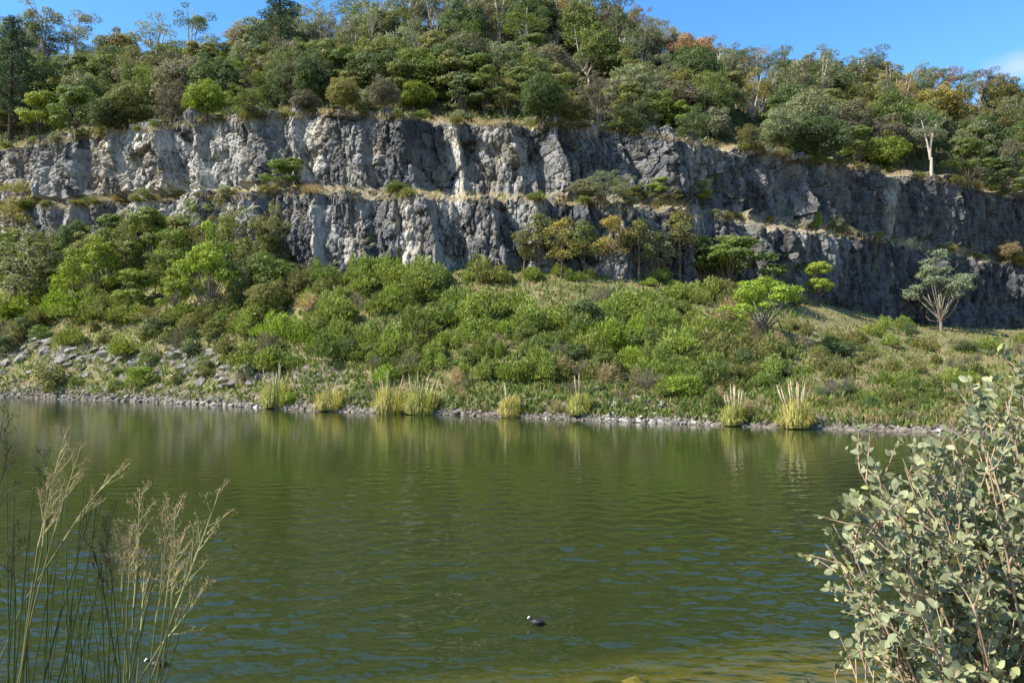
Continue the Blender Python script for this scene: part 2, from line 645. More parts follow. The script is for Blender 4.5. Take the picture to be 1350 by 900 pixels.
pale = np.maximum(pale, np.clip(1.4 - np.abs(pxg - 600) / 18, 0, 1) * np.where(tz < 0.95, 1, 0))
pale = np.maximum(pale, np.clip(1.2 - np.abs(pxg - 1165) / 14, 0, 1) * up * 0.7)
pale = np.maximum(pale, 0.5 * np.clip(1 - np.abs(pxg - 1047) / 20, 0, 1))
pale = np.maximum(pale, 0.45 * (1 - right) * np.clip(cellb * 1.5 - 0.4, 0, 1))
pale = np.maximum(pale, np.where(~up, 0.8, 0) * np.clip(1.3 - np.abs(pxg - 545) / 14, 0, 1))
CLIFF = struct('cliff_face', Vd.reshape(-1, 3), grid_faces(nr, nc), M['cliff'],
               vert_attr={'pale': pale.ravel(), 'cell': ((0.7 * cellv + 0.3 * cellb) * (1 - 0.45 * right)).ravel(), 'soil': (soil * np.where(up & (z > Pk[None, :, 2] + 3), 1.0, np.clip((pxg + 60 * fbm(u / 9, z / 9, 95) - 210) / 130, 0.08, 1)) * np.clip(0.6 + 1.3 * fbm(u / 5, V[..., 1] / 3, 91), 0, 1)).ravel()})  # cell tone lowered on the right: that side's shade painted into the rock colour

# --- the slope between the water and the cliff
sp = np.concatenate([np.arange(-800, -40, 12), np.arange(-40, 1400, 3.0), np.arange(1400, 2150, 12)])
ts = np.concatenate([np.linspace(-0.22, 0, 14)[:-1], np.linspace(0, 0.25, 60)[:-1], np.linspace(0.25, 1.0, 90), [1.05, 1.1]])
px2, t2 = np.meshgrid(sp, ts)
Ys, Yb = P(SHORE_Y, px2), P(BASE_Y, px2)
zb = xyz(px2, P(BASE_PY, px2), Yb)[..., 2]
Y2 = Ys + (Yb - Ys) * t2
tt = np.clip(t2, 0, 1)
dist = (Y2 - Ys)
zz = np.where(t2 >= 0, zb * tt ** 1.06 + 0.55 * (1 - np.exp(-np.clip(dist, 0, 99) / 1.2)) * (1 - tt), dist * 0.32)
x2 = (px2 - 675) / 1000 * (Y2 * ca + (zz - CAMZ) * sa)
mid_w = np.clip(t2 * 5, 0, 1) * np.clip((1 - t2) * 6, 0, 1)
zz = zz + mid_w * (0.9 * fbm(x2 / 9, Y2 / 9, 201) + 0.25 * fbm(x2 / 2, Y2 / 2, 205))
py2 = 450 - 1000 * ((zz - CAMZ) * ca - Y2 * sa) / (Y2 * ca + (zz - CAMZ) * sa)
rock = np.clip(1.25 - dist / (3.2 + 1.5 * fbm(x2 / 5, x2 * 0, 210)), 0, 1)
outcrop = np.clip(1.2 - np.abs(py2 - (466 + (px2 - 60) * 0.075)) / 26, 0, 1) * np.clip((480 - px2) / 60, 0, 1) * (fbm(x2 / 3, Y2 / 3, 215) > -0.25)
outcrop = np.maximum(outcrop, np.clip(1.2 - np.abs(py2 - 512) / 22, 0, 1) * np.clip(1 - np.abs(px2 - 420) / 130, 0, 1) * (fbm(x2 / 3, Y2 / 3, 216) > -0.1))
outcrop = np.maximum(outcrop, np.clip(1.2 - np.abs(py2 - 532) / 18, 0, 1) * np.clip(1 - np.abs(px2 - 850) / 110, 0, 1) * (fbm(x2 / 3, Y2 / 3, 217) > -0.2))
rock = np.maximum(rock, outcrop)
r3, ox, oy = cells((x2 - 0.5 * Y2) / 1.6, Y2 / 1.0, 220)
zz = zz + rock * (t2 > 0) * ((r3[0] - 0.35) * 0.45 + (r3[1] - 0.5) * 0.6 * ox + (r3[2] - 0.6) * 0.5 * oy) * np.clip(dist / 0.8, 0, 1)
SLOPE = struct('grassy_slope', np.stack([x2, Y2, zz], -1).reshape(-1, 3), grid_faces(*px2.shape), M['slope'], vert_attr={'rock': rock.ravel()})

# --- the wooded hill above the cliff
hp = np.arange(-800, 2150, 8.0)
th = np.concatenate([np.linspace(0, 1, 46), np.linspace(1.08, 2.2, 10)])
px3, t3 = np.meshgrid(hp, th)
top = xyz(px3, P(TOP_PY, px3), P(BASE_Y, px3) + 4.6 + np.interp(px3, cp, bd))
skl = xyz(px3, P(SKY_PY, px3), P(SKY_Y, px3))
Y0, z0 = top[..., 1] + 2.5, top[..., 2] - 0.3
tc3 = np.clip(t3, 0, 1)
Y3 = Y0 + (skl[..., 1] - Y0) * t3
z3 = z0 + (skl[..., 2] - z0) * (0.88 * tc3 + 0.12 * tc3 ** 2) - np.clip(t3 - 1, 0, 9) ** 1.3 * 22
x3 = (px3 - 675) / 1000 * (Y3 * ca + (z3 - CAMZ) * sa)
z3 = z3 + 1.2 * fbm(x3 / 14, Y3 / 14, 301) * np.clip(t3 * 6, 0, 1)
HILL = struct('hillside', np.stack([x3, Y3, z3], -1).reshape(-1, 3), grid_faces(*px3.shape), M['soil'], smooth=True)

# --- the near bank and the lake bed, down to the far shore
bx = np.linspace(-260, 260, 131)
bx = np.sign(bx) * (np.abs(bx) / 260) ** 1.8 * 260
by = np.concatenate([np.linspace(-40, 0, 8)[:-1], np.linspace(0, 22, 60)[:-1], np.linspace(22, 150, 20)])
X4, Y4 = np.meshgrid(bx, by)
shore0 = 8.9 + np.clip(X4, -3, 6) * 0.30 + 0.4 * fbm(X4 / 3, Y4 * 0, 401)
q = Y4 - shore0
z4 = np.where(q < 0, np.clip(-q * 0.425, 0, 3.38), -np.clip(0.082 * q + 0.016 * np.clip(q, 0, 99) ** 2.0, 0, 5))
z4 = z4 + 0.06 * fbm(X4 / 0.8, Y4 / 0.8, 405)
BANK = struct('lake_bed', np.stack([X4, Y4, z4], -1).reshape(-1, 3), grid_faces(*X4.shape), M['bed'])
bank_faces = Y4[:-1, :-1].ravel() < shore0[:-1, :-1].ravel() - 0.1
BANK.data.materials.append(M['bank'])
BANK.data.polygons.foreach_set('material_index', bank_faces.astype(np.int32))

# --- the water: a body with a surface that reflects, and green murk that swallows light below it
def water_material():
    m, nt = new_mat('lake_water')
    h = noise(nt, 7.0, 2, objco(nt, (0.6, 1.3, 1), (0, 0, R(9))), 0.5)      # only the finest ripples; the waves are in the mesh
    b = node(nt, 'ShaderNodeBump')
    b.inputs['Distance'].default_value = 0.004
    b.inputs['Strength'].default_value = 1.0
    link(nt, h, b.inputs['Height'])
    gl = node(nt, 'ShaderNodeBsdfGlossy')
    gl.inputs['Roughness'].default_value = 0.03
    gl.inputs['Color'].default_value = (1, 1, 1, 1)
    link(nt, b.outputs[0], gl.inputs['Normal'])
    df = node(nt, 'ShaderNodeBsdfDiffuse')
    df.inputs['Color'].default_value = (0.042, 0.060, 0.016, 1)
    tr = node(nt, 'ShaderNodeBsdfTransparent')
    tr.inputs['Color'].default_value = (0.95, 0.95, 0.85, 1)
    body = node(nt, 'ShaderNodeMixShader')
    body.inputs[0].default_value = 0.56
    link(nt, df.outputs[0], body.inputs[1])
    link(nt, tr.outputs[0], body.inputs[2])
    fr = node(nt, 'ShaderNodeFresnel')
    fr.inputs['IOR'].default_value = 1.33
    link(nt, b.outputs[0], fr.inputs['Normal'])
    ms = node(nt, 'ShaderNodeMixShader')
    link(nt, fr.outputs[0], ms.inputs[0])
    link(nt, body.outputs[0], ms.inputs[1])
    link(nt, gl.outputs[0], ms.inputs[2])
    o = out(nt, ms.outputs[0])
    va = node(nt, 'ShaderNodeVolumeAbsorption')
    va.inputs['Color'].default_value = (0.42, 0.50, 0.10, 1)
    va.inputs['Density'].default_value = 0.6
    link(nt, va.outputs[0], o.inputs['Volume'])
    return m


wpy = np.concatenate([[1450, 1380, 1310, 1240, 1170, 1100, 1060, 1020], np.arange(990, 560, -1.0), np.arange(560, 515, -0.8)])
wpx = np.concatenate([np.linspace(-1300, -140, 40)[:-1], np.arange(-140, 1490, 2.4), np.linspace(1490, 2650, 40)])
WYr = plane_Y(wpy)
gx, gY = np.meshgrid((wpx - 675) / 1000, WYr)
wX = gx * (gY * ca - CAMZ * sa)
step = np.maximum(np.abs(np.gradient(WYr))[:, None] + 0 * gx, 0.0024 * gY)
rw = np.random.default_rng(4)
wz = np.zeros_like(wX)
NW = 90
for i in range(NW):
    lam = 0.11 * (1.35 / 0.11) ** ((i + rw.random()) / NW)
    th_ = R(-93) + rw.normal() * R(30)
    k_ = 2 * math.pi / lam
    slope = 0.155 * math.sqrt(2 / NW) * (1.0 if lam < 1.0 else 0.75)
    fade = np.clip(lam / (3.0 * step) - 0.35, 0, 1)
    grp = 0.35 + 1.1 * vnoise(wX / (lam * 5) + 13 * i, gY / (lam * 4) + 7 * i, 600 + i)   # waves come in groups
    wz += slope / k_ * fade * grp * np.sin(k_ * (wX * math.cos(th_) + gY * math.sin(th_)) + rw.random() * 6.283 + 1.2 * vnoise(wX / 3, gY / 3, 640 + i))
wind = np.clip(0.95 + 0.75 * fbm(wX / 12, gY / 7, 660, 3), 0.35, 1.7)
wz *= wind * np.interp(gY, [6, 12, 22, 35, 55, 80, 130], [0.8, 1.15, 0.90, 0.52, 0.24, 0.11, 0.06])
for (bx_, by_) in ((708, 823), (205, 881)):      # rings spreading from the two birds
    bp = at_Z(bx_, by_, 0)
    rad_ = np.hypot(wX - bp.x, gY - bp.y)
    wz += 0.007 * np.sin(rad_ * 2 * math.pi / 0.17) * np.exp(-rad_ / 0.55)
nrw, ncw = wX.shape
rim = np.clip(np.minimum(np.minimum(np.arange(nrw)[:, None], nrw - 1 - np.arange(nrw)[:, None]), np.minimum(np.arange(ncw)[None], ncw - 1 - np.arange(ncw)[None])) / 3.0, 0, 1)
wz *= rim
top_v = np.stack([wX, gY, wz], -1).reshape(-1, 3)
border = np.concatenate([np.arange(ncw), ncw - 1 + ncw * np.arange(1, nrw), (nrw - 1) * ncw + np.arange(ncw - 2, -1, -1), ncw * np.arange(nrw - 2, 0, -1)])
nbv = len(top_v)
low_v = top_v[border].copy()
low_v[:, 2] = -5.5
nb_ = len(border)
jj = np.arange(nb_)
side_f = np.stack([border, nbv + jj, nbv + (jj + 1) % nb_, border[(jj + 1) % nb_]], -1)
cv = np.array([[0, 60.0, -5.5]])
bot_f = np.stack([nbv + (jj + 1) % nb_, nbv + jj, np.full(nb_, nbv + nb_)], -1)
water = obj('lake_water', np_mesh('lake_water', np.concatenate([top_v, low_v, cv]), [grid_faces(nrw, ncw), side_f, bot_f], water_material(), True))
water['kind'] = 'structure'


def ground_at(px, py, which=('grassy_slope', 'cliff_face', 'hillside')):
    d = ray(px, py).normalized()
    best = None
    for k in which:
        h = BV[k].ray_cast(Vector((0, 0, CAMZ)), d)
        if h[0] is not None and (best is None or h[3] < best[3]):
            best = h
    return None if best is None else best[0]


def drop(x, y, which=('grassy_slope', 'cliff_face', 'hillside')):
    best = None
    for k in which:
        h = BV[k].ray_cast(Vector((x, y, 300)), Vector((0, 0, -1)))
        if h[0] is not None and (best is None or h[0].z > best):
            best = h[0].z
    return best


# ------------------------------------------------------------------ trees
def unit(v):
    return v / (np.linalg.norm(v, axis=-1, keepdims=True) + 1e-9)


def leaf_quads(P0, N, s, aspect, r, T=None):
    n = len(P0)
    N = unit(N)
    T = unit(np.cross(N, r.normal(size=(n, 3)))) if T is None else unit(T)
    B = unit(np.cross(N, T))
    s = np.broadcast_to(s, (n,))[:, None]
    return np.stack([P0 - T * s, P0 + B * s * aspect + T * s * 0.1, P0 + T * s, P0 - B * s * aspect + T * s * 0.1], 1).reshape(-1, 3)


def clump(r, c, rad, n, s, aspect=0.55, low=-0.35, spread=0.55):
    n, s = int(n * 1.7), s * 0.76
    dirs = unit(r.normal(size=(int(n * 1.7), 3)))
    dirs = dirs[(dirs[:, 2] > low) | (r.random(len(dirs)) < 0.25)][:n]
    k = r.uniform(0.55, 1.0, (len(dirs), 1)) ** 0.5 * r.uniform(0.85, 1.12, (len(dirs), 1))
    k = np.where(r.random((len(dirs), 1)) < 0.14, k * r.uniform(1.1, 1.5, (len(dirs), 1)), k)      # loose sprays beyond the clump
    P0 = np.asarray(c) + dirs * np.asarray(rad) * k
    return leaf_quads(P0, dirs + spread * r.normal(size=dirs.shape) + np.array([0, 0, 0.35]), s * r.uniform(0.6, 1.3, len(dirs)), aspect, r)


def foliage_mesh(name, quads, r, mat=None):
    V = np.concatenate(quads)
    n = len(V) // 4
    F = np.arange(n * 4).reshape(-1, 4)
    # neighbouring leaves vary together a little, single leaves a lot
    c = V.reshape(-1, 4, 3).mean(1)
    v = 0.55 * r.random(n) + 0.45 * vnoise(c[:, 0] * 1.1 + 50, c[:, 1] * 1.1 + c[:, 2] * 1.3 + 50, 7)
    return np_mesh(name, V, F, mat or M['leaf'], face_attr={'v': v})


def limbs(mb, base, tips, r0, r, fork=0.35, bend=0.25, sides=5):
    """trunk to a fork, then a limb to each tip"""
    base = np.asarray(base, float)
    mean = np.mean(tips, axis=0)
    f = base + (mean - base) * fork
    f[:2] += r.normal(size=2) * 0.15
    mb.tube(bez(base - np.array([0, 0, 0.5]), (base + f) / 2 + np.append(r.normal(size=2) * 0.12, 0), f, 6), np.linspace(r0 * 1.2, r0 * 0.8, 6), 7)
    for t in tips:
        t = np.asarray(t, float)
        m = (f + t) / 2 + r.normal(size=3) * bend * np.linalg.norm(t - f) * 0.4
        m[2] -= 0.12 * np.linalg.norm(t - f) * 0.3
        mb.tube(bez(f, m, t, 5), np.linspace(r0 * 0.55, r0 * 0.12, 5), sides)


def proto(kind, seed):
    """crown mesh, trunk mesh, nominal width, nominal height"""
    r = np.random.default_rng(seed)
    Q, mb, cs = [], MB(), []
    if kind == 'dome':
        W_, H_ = 7.0, 6.5
        ph0 = r.random() * 6
        lop = r.normal(size=2) * 0.5
        for i in range(44):
            k = (i + 0.5) / 44
            el = math.asin(1 - 1.72 * k)
            ph = ph0 + i * 2.39996
            rr = r.uniform(0.52, 0.98)
            c = np.array([math.cos(ph) * math.cos(el) * W_ / 2 * rr, math.sin(ph) * math.cos(el) * W_ / 2 * rr, H_ * 0.52 + math.sin(el) * H_ * 0.5 * rr])
            c[:2] += lop * (c[2] / H_)
            rad = r.uniform(0.55, 1.3)
            Q.append(clump(r, c, (rad, rad, rad * 0.8), int(150 * rad ** 1.6), 0.19))
            cs.append(c)
        Q.append(clump(r, (0, 0, H_ * 0.45), (W_ * 0.28, W_ * 0.28, H_ * 0.3), 350, 0.28))
        limbs(mb, (0, 0, 0), cs[:10], 0.16, r, 0.3)
    elif kind == 'ragged':                      # several leaders, each with its own uneven crown
        W_, H_ = 7.5, 8.5
        for m_ in range(5):
            ph = m_ * 1.257 + r.random()
            cx_, cy_ = math.cos(ph) * W_ * r.uniform(0.08, 0.30), math.sin(ph) * W_ * r.uniform(0.08, 0.30)
            tz_ = H_ * r.uniform(0.62, 0.98)
            lead = []
            for i in range(11):
                lev = r.random()
                sp_w = 1.5 * math.sin(math.pi * (0.15 + 0.75 * lev)) + 0.2
                c = np.array([cx_ + r.normal() * sp_w * 0.6, cy_ + r.normal() * sp_w * 0.6, H_ * 0.10 + (tz_ - H_ * 0.10) * lev])
                rad = r.uniform(0.4, 0.95)
                Q.append(clump(r, c, (rad, rad, rad * 0.75), int(120 * rad ** 1.4), 0.17, 0.42, low=-0.6))
                lead.append(c)
            mb.tube(bez((0, 0, -0.5), (cx_ * 0.3, cy_ * 0.3, H_ * 0.3), (cx_, cy_, tz_ * 0.92), 7), np.linspace(0.15, 0.03, 7), 6)
            for c in lead[:6]:
                s_ = np.array([cx_ * 0.6, cy_ * 0.6, max(0.6, c[2] - 0.9)])
                mb.tube([s_, (s_ + c) / 2, c], [0.045, 0.03, 0.012], 4)
    elif kind == 'layer':
        W_, H_ = 8.0, 6.5
        for i in range(30):
            lev = r.random() ** 0.8
            ph, rr = r.random() * 6.283, math.sqrt(r.random())
            R_ = W_ / 2 * (1.0 - 0.55 * lev) * 0.85
            c = np.array([math.cos(ph) * R_ * rr, math.sin(ph) * R_ * rr, H_ * (0.30 + 0.62 * lev)])
            rad = r.uniform(0.7, 1.3)
            Q.append(clump(r, c, (rad, rad, rad * 0.36), int(130 * rad ** 1.5), 0.19, low=-0.1, spread=0.35))
            cs.append(c)
        limbs(mb, (0, 0, 0), cs[:14], 0.17, r, 0.22)
    elif kind == 'spread':                      # flat-topped, bare limbs below
        W_, H_ = 9.0, 7.0
        for i in range(40):
            ph, rr = r.random() * 6.283, r.random() ** 0.55
            c = np.array([math.cos(ph) * rr * W_ * 0.42, math.sin(ph) * rr * W_ * 0.42, H_ * (0.9 - 0.40 * rr ** 2 + r.normal() * 0.12) * (1.0 + 0.10 * math.sin(ph + seed))])
            rad = r.uniform(0.6, 1.15)
            Q.append(clump(r, c, (rad, rad, rad * 0.5), int(140 * rad ** 1.5), 0.18, low=-0.15))
            cs.append(c)
        limbs(mb, (0, 0, 0), cs[:18], 0.20, r, 0.22, 0.35)
    elif kind in ('gum', 'vase'):
        W_, H_ = (6.5, 11.0) if kind == 'gum' else (8.0, 9.0)
        n_main = 3 if kind == 'gum' else 6
        for m_ in range(n_main):
            ph = m_ * 6.283 / n_main + r.random()
            lean = (0.16 if kind == 'gum' else 0.30) * W_ * r.uniform(0.5, 1.3)
            topz = H_ * r.uniform(0.72, 0.9)
            a = np.array([r.normal() * 0.1, r.normal() * 0.1, H_ * (0.22 if kind == 'gum' else 0.02)])
            e = np.array([math.cos(ph) * lean, math.sin(ph) * lean, topz])
            mid_ = (a + e) / 2 + np.append(r.normal(size=2) * 0.35, 0)
            path = bez(a, mid_, e, 8)
            mb.tube(path, np.linspace(0.15, 0.05, 8), 6)
            for k in range(6 if kind == 'gum' else 5):
                t = r.uniform(0.45, 1.0)
                p = path[min(7, int(t * 7))]
                ph2 = ph + r.normal() * 1.3
                L = r.uniform(0.8, 2.0)
                c = p + np.array([math.cos(ph2) * L, math.sin(ph2) * L, r.uniform(0.3, 1.3)])
                mb.tube(bez(p, (p + c) / 2 - np.array([0, 0, 0.12]), c, 4), np.linspace(0.06, 0.02, 4), 4)
                rad = r.uniform(0.55, 1.1)
                Q.append(clump(r, c, (rad, rad, rad * 0.62), int(120 * rad ** 1.4), 0.17, 0.4, low=-0.7))
        if kind == 'gum':
            mb.tube([(0, 0, -0.5), (0.05, 0, H_ * 0.12), (0, 0.04, H_ * 0.25)], [0.24, 0.19, 0.16], 7)
    elif kind == 'pine':
        W_, H_ = 8.0, 15.0
        mb.tube([(0, 0, -0.5), (0.1, 0, H_ * 0.5), (0, 0.1, H_ * 0.96)], [0.34, 0.2, 0.05], 7)
        for i in range(62):
            lev = (i + 0.5) / 62
            zc = H_ * (0.13 + 0.85 * lev)
            R_ = W_ / 2 * (1 - lev) ** 0.7 * r.uniform(0.55, 1.0) + 0.2
            ph = i * 2.39996 + r.normal() * 0.3
            c = np.array([math.cos(ph) * R_, math.sin(ph) * R_, zc + R_ * 0.12])
            mb.tube([(0, 0, zc - 0.15), tuple(c)], [0.06, 0.02], 4)
            for k in (0.6, 1.0):
                rad = r.uniform(0.65, 1.1) * (1.05 - 0.5 * lev)
                Q.append(clump(r, c * np.array([k, k, 1]), (rad, rad, rad * 0.7), int(95 * rad ** 1.3), 0.2, 0.3, low=-0.6))
    elif kind == 'sapling':
        W_, H_ = 4.0, 7.5
        cs = []
        for i in range(20):
            lev = r.random()
            ph, rr = r.random() * 6.283, r.random() ** 0.6
            R_ = W_ / 2 * math.sin(math.pi * (0.18 + 0.75 * lev)) * 0.8
            c = np.array([math.cos(ph) * R_ * rr, math.sin(ph) * R_ * rr, H_ * (0.34 + 0.60 * lev)])
            rad = r.uniform(0.45, 0.85)
            Q.append(clump(r, c, (rad, rad, rad * 0.75), int(120 * rad ** 1.3), 0.15, 0.45, low=-0.6))
            cs.append(c)
        mb.tube([(0, 0, -0.5), (0.12, 0.05, H_ * 0.3), (0, 0, H_ * 0.85)], [0.11, 0.08, 0.03], 6)
        for c in cs[:12]:
            s_ = np.array([0.05, 0, max(0.25 * H_, c[2] - 0.9)])
            mb.tube([s_, (s_ + c) / 2, c], [0.04, 0.03, 0.012], 4)
    elif kind == 'bare':                        # dead or leafless: fine grey twigs, hardly a leaf
        W_, H_ = 7.0, 9.0

        def grow(p, dirv, L, rad, lev):
            e = p + dirv * L
            m = (p + e) / 2 + r.normal(size=3) * L * 0.07
            mb.tube(bez(p, m, e, 4), np.linspace(rad, rad * 0.6, 4), 4 if lev else 6)
            if lev >= 4:
                Q.append(clump(r, e, (0.5, 0.5, 0.4), 9, 0.11, 0.35, low=-0.9))
                return
            for k in range(3 if lev else 4):
                nd = unit(dirv + r.normal(size=3) * (0.42 if lev else 0.32) + np.array([0, 0, 0.12]))
                grow(e - dirv * L * r.uniform(0, 0.3), nd, L * r.uniform(0.55, 0.8), rad * 0.58, lev + 1)
        grow(np.array([0, 0, -0.4]), np.array([0.03, 0.02, 1.0]), 2.9, 0.17, 0)
    crown = foliage_mesh('crown', Q, r)
    trunk = mb.mesh('trunk', M['bark'])
    return crown, trunk, W_, H_


NPROTO = {'ragged': 6, 'dome': 5, 'layer': 4, 'spread': 3, 'gum': 4, 'vase': 3, 'pine': 2, 'sapling': 4, 'bare': 3}
PROTO = {k: [proto(k, 1000 + 37 * i + 911 * j) for i in range(n)] for j, (k, n) in enumerate(NPROTO.items())}

COL = {
    'dark': (0.074, 0.104, 0.040), 'green': (0.114, 0.146, 0.036), 'lime': (0.170, 0.225, 0.030), 'olive': (0.150, 0.150, 0.050),
    'grey': (0.175, 0.190, 0.115), 'mauve': (0.125, 0.112, 0.080), 'pinegreen': (0.034, 0.060, 0.032), 'tan': (0.28, 0.215, 0.12),
    'orange': (0.25, 0.165, 0.085), 'rust': (0.20, 0.135, 0.090), 'gold': (0.21, 0.18, 0.055), 'sage': (0.165, 0.205, 0.125), 'broom': (0.168, 0.205, 0.045),
}
LOOK = {'dark': 'dark green', 'green': 'mid green', 'lime': 'bright lime green', 'olive': 'olive green', 'grey': 'grey-green', 'mauve': 'grey-brown',
        'pinegreen': 'very dark green', 'tan': 'pale tan', 'orange': 'orange-brown', 'rust': 'rusty brown', 'gold': 'golden olive', 'sage': 'pale sage green', 'broom': 'fresh green'}
SHAPE = {'ragged': 'ragged-crowned tree', 'dome': 'rounded tree', 'layer': 'layered wattle tree', 'spread': 'flat-topped spreading tree', 'gum': 'tall gum tree', 'vase': 'many-stemmed gum tree',
         'pine': 'conical conifer', 'sapling': 'slender tree', 'bare': 'bare twiggy tree'}
BARK = {'ragged': (0.20, 0.17, 0.14), 'dome': (0.10, 0.08, 0.06), 'layer': (0.12, 0.10, 0.08), 'spread': (0.20, 0.17, 0.14), 'gum': (0.40, 0.37, 0.31), 'vase': (0.40, 0.37, 0.31),
        'pine': (0.08, 0.06, 0.05), 'sapling': (0.16, 0.12, 0.09), 'bare': (0.42, 0.37, 0.30)}
NAME = {'ragged': 'bushy_tree', 'dome': 'rounded_tree', 'layer': 'wattle_tree', 'spread': 'spreading_tree', 'gum': 'gum_tree', 'vase': 'gum_tree', 'pine': 'conifer_tree', 'sapling': 'slender_tree', 'bare': 'bare_tree'}
tree_count = {}
TREES = []


def tree(kind, col, px, py, hpx, wpx, zone, loc=None, phrase=None, bark=None, group=None):
    p = ground_at(px, py) if loc is None else loc
    if p is None:
        return None
    dep = project(p)[2]
    i = tree_count.get(kind, 0)
    tree_count[kind] = i + 1
    crown, trunk, W_, H_ = PROTO[kind][i % len(PROTO[kind])]
    root = empty(NAME[kind], p - Vector((0, 0, 0.08)))
    rot = random.uniform(0, 6.283)
    sz = hpx * dep / 1000 / H_
    sxy = wpx * dep / 1000 / W_
    root.scale = (sxy, sxy * random.uniform(0.9, 1.1), sz)
    root.rotation_euler = (0, 0, rot)
    base = COL[col]
    j = [random.uniform(0.85, 1.18)] * 3
    c = tuple(min(1, b * a * random.uniform(0.94, 1.06)) for a, b in zip(j, base))
    obj('crown', crown, root, c)
    obj('trunk', trunk, root, bark or BARK[kind])
    register(root, phrase or f'{LOOK[col]} {SHAPE[kind]}', zone, px, 'tree', group)
    TREES.append((px, py, hpx, wpx, kind))
    return root


EDGE, HILLZ, RIDGE = 'along the upper cliff edge', 'on the wooded hillside', 'on the skyline'
LEFTS, RIGHTS, BENCH = 'on the left bank slope', 'at the foot of the cliff', 'on the cliff ledge'
ge, gh, gr = 'trees along the cliff edge', 'trees on the hillside', 'trees on the skyline'
gs = 'trees on the lake bank'
for (k, c, px, py, h, w_) in (
        ('pine', 'pinegreen', 14, 186, 168, 84), ('layer', 'lime', 52, 184, 66, 70), ('layer', 'green', 100, 178, 70, 75), ('dome', 'olive', 168, 170, 56, 62), ('ragged', 'mauve', 226, 165, 62, 62),
        ('dome', 'lime', 272, 157, 50, 52), ('ragged', 'green', 325, 152, 48, 62), ('ragged', 'dark', 372, 142, 78, 56), ('dome', 'dark', 418, 142, 68, 52), ('dome', 'mauve', 402, 150, 32, 38), ('dome', 'olive', 452, 146, 42, 46),
        ('dome', 'mauve', 506, 146, 42, 40), ('dome', 'lime', 546, 148, 40, 52), ('layer', 'dark', 612, 152, 54, 76), ('ragged', 'olive', 666, 154, 66, 62),
        ('dome', 'dark', 716, 160, 54, 66), ('ragged', 'mauve', 790, 166, 68, 76), ('ragged', 'dark', 842, 172, 62, 66), ('layer', 'lime', 897, 178, 46, 42), ('ragged', 'dark', 912, 192, 58, 56),
        ('dome', 'grey', 944, 186, 46, 44), ('ragged', 'olive', 988, 200, 46, 52), ('dome', 'grey', 1030, 196, 48, 52), ('dome', 'dark', 1076, 216, 62, 82), ('layer', 'green', 1132, 220, 58, 66),
        ('dome', 'lime', 1170, 226, 50, 50), ('gum', 'grey', 1228, 228, 82, 62), ('layer', 'green', 1276, 244, 66, 66), ('layer', 'dark', 1322, 258, 52, 60), ('layer', 'green', 1366, 268, 56, 64),
        ('dome', 'olive', 752, 164, 40, 44), ('dome', 'green', 870, 168, 50, 52), ('dome', 'dark', 142, 176, 44, 46), ('dome', 'grey', 476, 148, 30, 40)):
    tree(k, c, px, py, h, w_, EDGE, group=ge)
for (k, c, px, py, h, w_, zn) in (
        ('gum', 'grey', 55, 100, 108, 66, RIDGE), ('gum', 'grey', 100, 98, 92, 64, RIDGE), ('gum', 'grey', 208, 96, 78, 72, RIDGE), ('gum', 'green', 250, 98, 104, 54, RIDGE), ('gum', 'tan', 312, 102, 84, 46, RIDGE),
        ('pine', 'pinegreen', 368, 116, 150, 96, HILLZ), ('gum', 'dark', 30, 110, 96, 60, RIDGE), ('dome', 'olive', 160, 100, 58, 60, RIDGE), ('bare', 'grey', 490, 92, 112, 34, HILLZ),
        ('dome', 'green', 552, 132, 66, 84, HILLZ), ('ragged', 'olive', 626, 106, 52, 60, HILLZ), ('dome', 'dark', 702, 128, 56, 54, HILLZ), ('dome', 'orange', 606, 94, 24, 36, HILLZ),
        ('dome', 'rust', 706, 44, 50, 76, RIDGE), ('dome', 'orange', 748, 54, 48, 66, RIDGE), ('bare', 'mauve', 575, 56, 56, 44, HILLZ), ('bare', 'grey', 660, 66, 44, 52, HILLZ), ('bare', 'grey', 732, 76, 46, 52, HILLZ), ('bare', 'mauve', 775, 112, 52, 74, HILLZ),
        ('vase', 'grey', 846, 98, 74, 52, RIDGE), ('bare', 'grey', 872, 92, 88, 56, RIDGE), ('ragged', 'mauve', 800, 70, 62, 62, RIDGE), ('gum', 'grey', 928, 92, 66, 44, RIDGE), ('dome', 'orange', 912, 102, 56, 62, RIDGE),
        ('bare', 'rust', 990, 122, 74, 62, RIDGE), ('vase', 'gold', 992, 160, 74, 66, HILLZ), ('vase', 'grey', 1078, 156, 96, 92, HILLZ), ('dome', 'rust', 1050, 124, 44, 52, RIDGE), ('gum', 'olive', 1140, 126, 70, 62, RIDGE),
        ('gum', 'grey', 1202, 130, 86, 66, RIDGE), ('vase', 'tan', 1188, 164, 74, 56, HILLZ), ('dome', 'gold', 1158, 132, 42, 60, RIDGE), ('vase', 'orange', 1240, 138, 58, 52, RIDGE), ('gum', 'olive', 1262, 182, 80, 58, HILLZ),
        ('gum', 'mauve', 1292, 146, 66, 46, RIDGE), ('dome', 'grey', 1336, 150, 44, 56, RIDGE), ('bare', 'tan', 1308, 216, 48, 32, HILLZ), ('dome', 'green', 520, 112, 60, 62, HILLZ)):
    tree(k, c, px, py, h, w_, zn, group=gr if zn is RIDGE else gh)
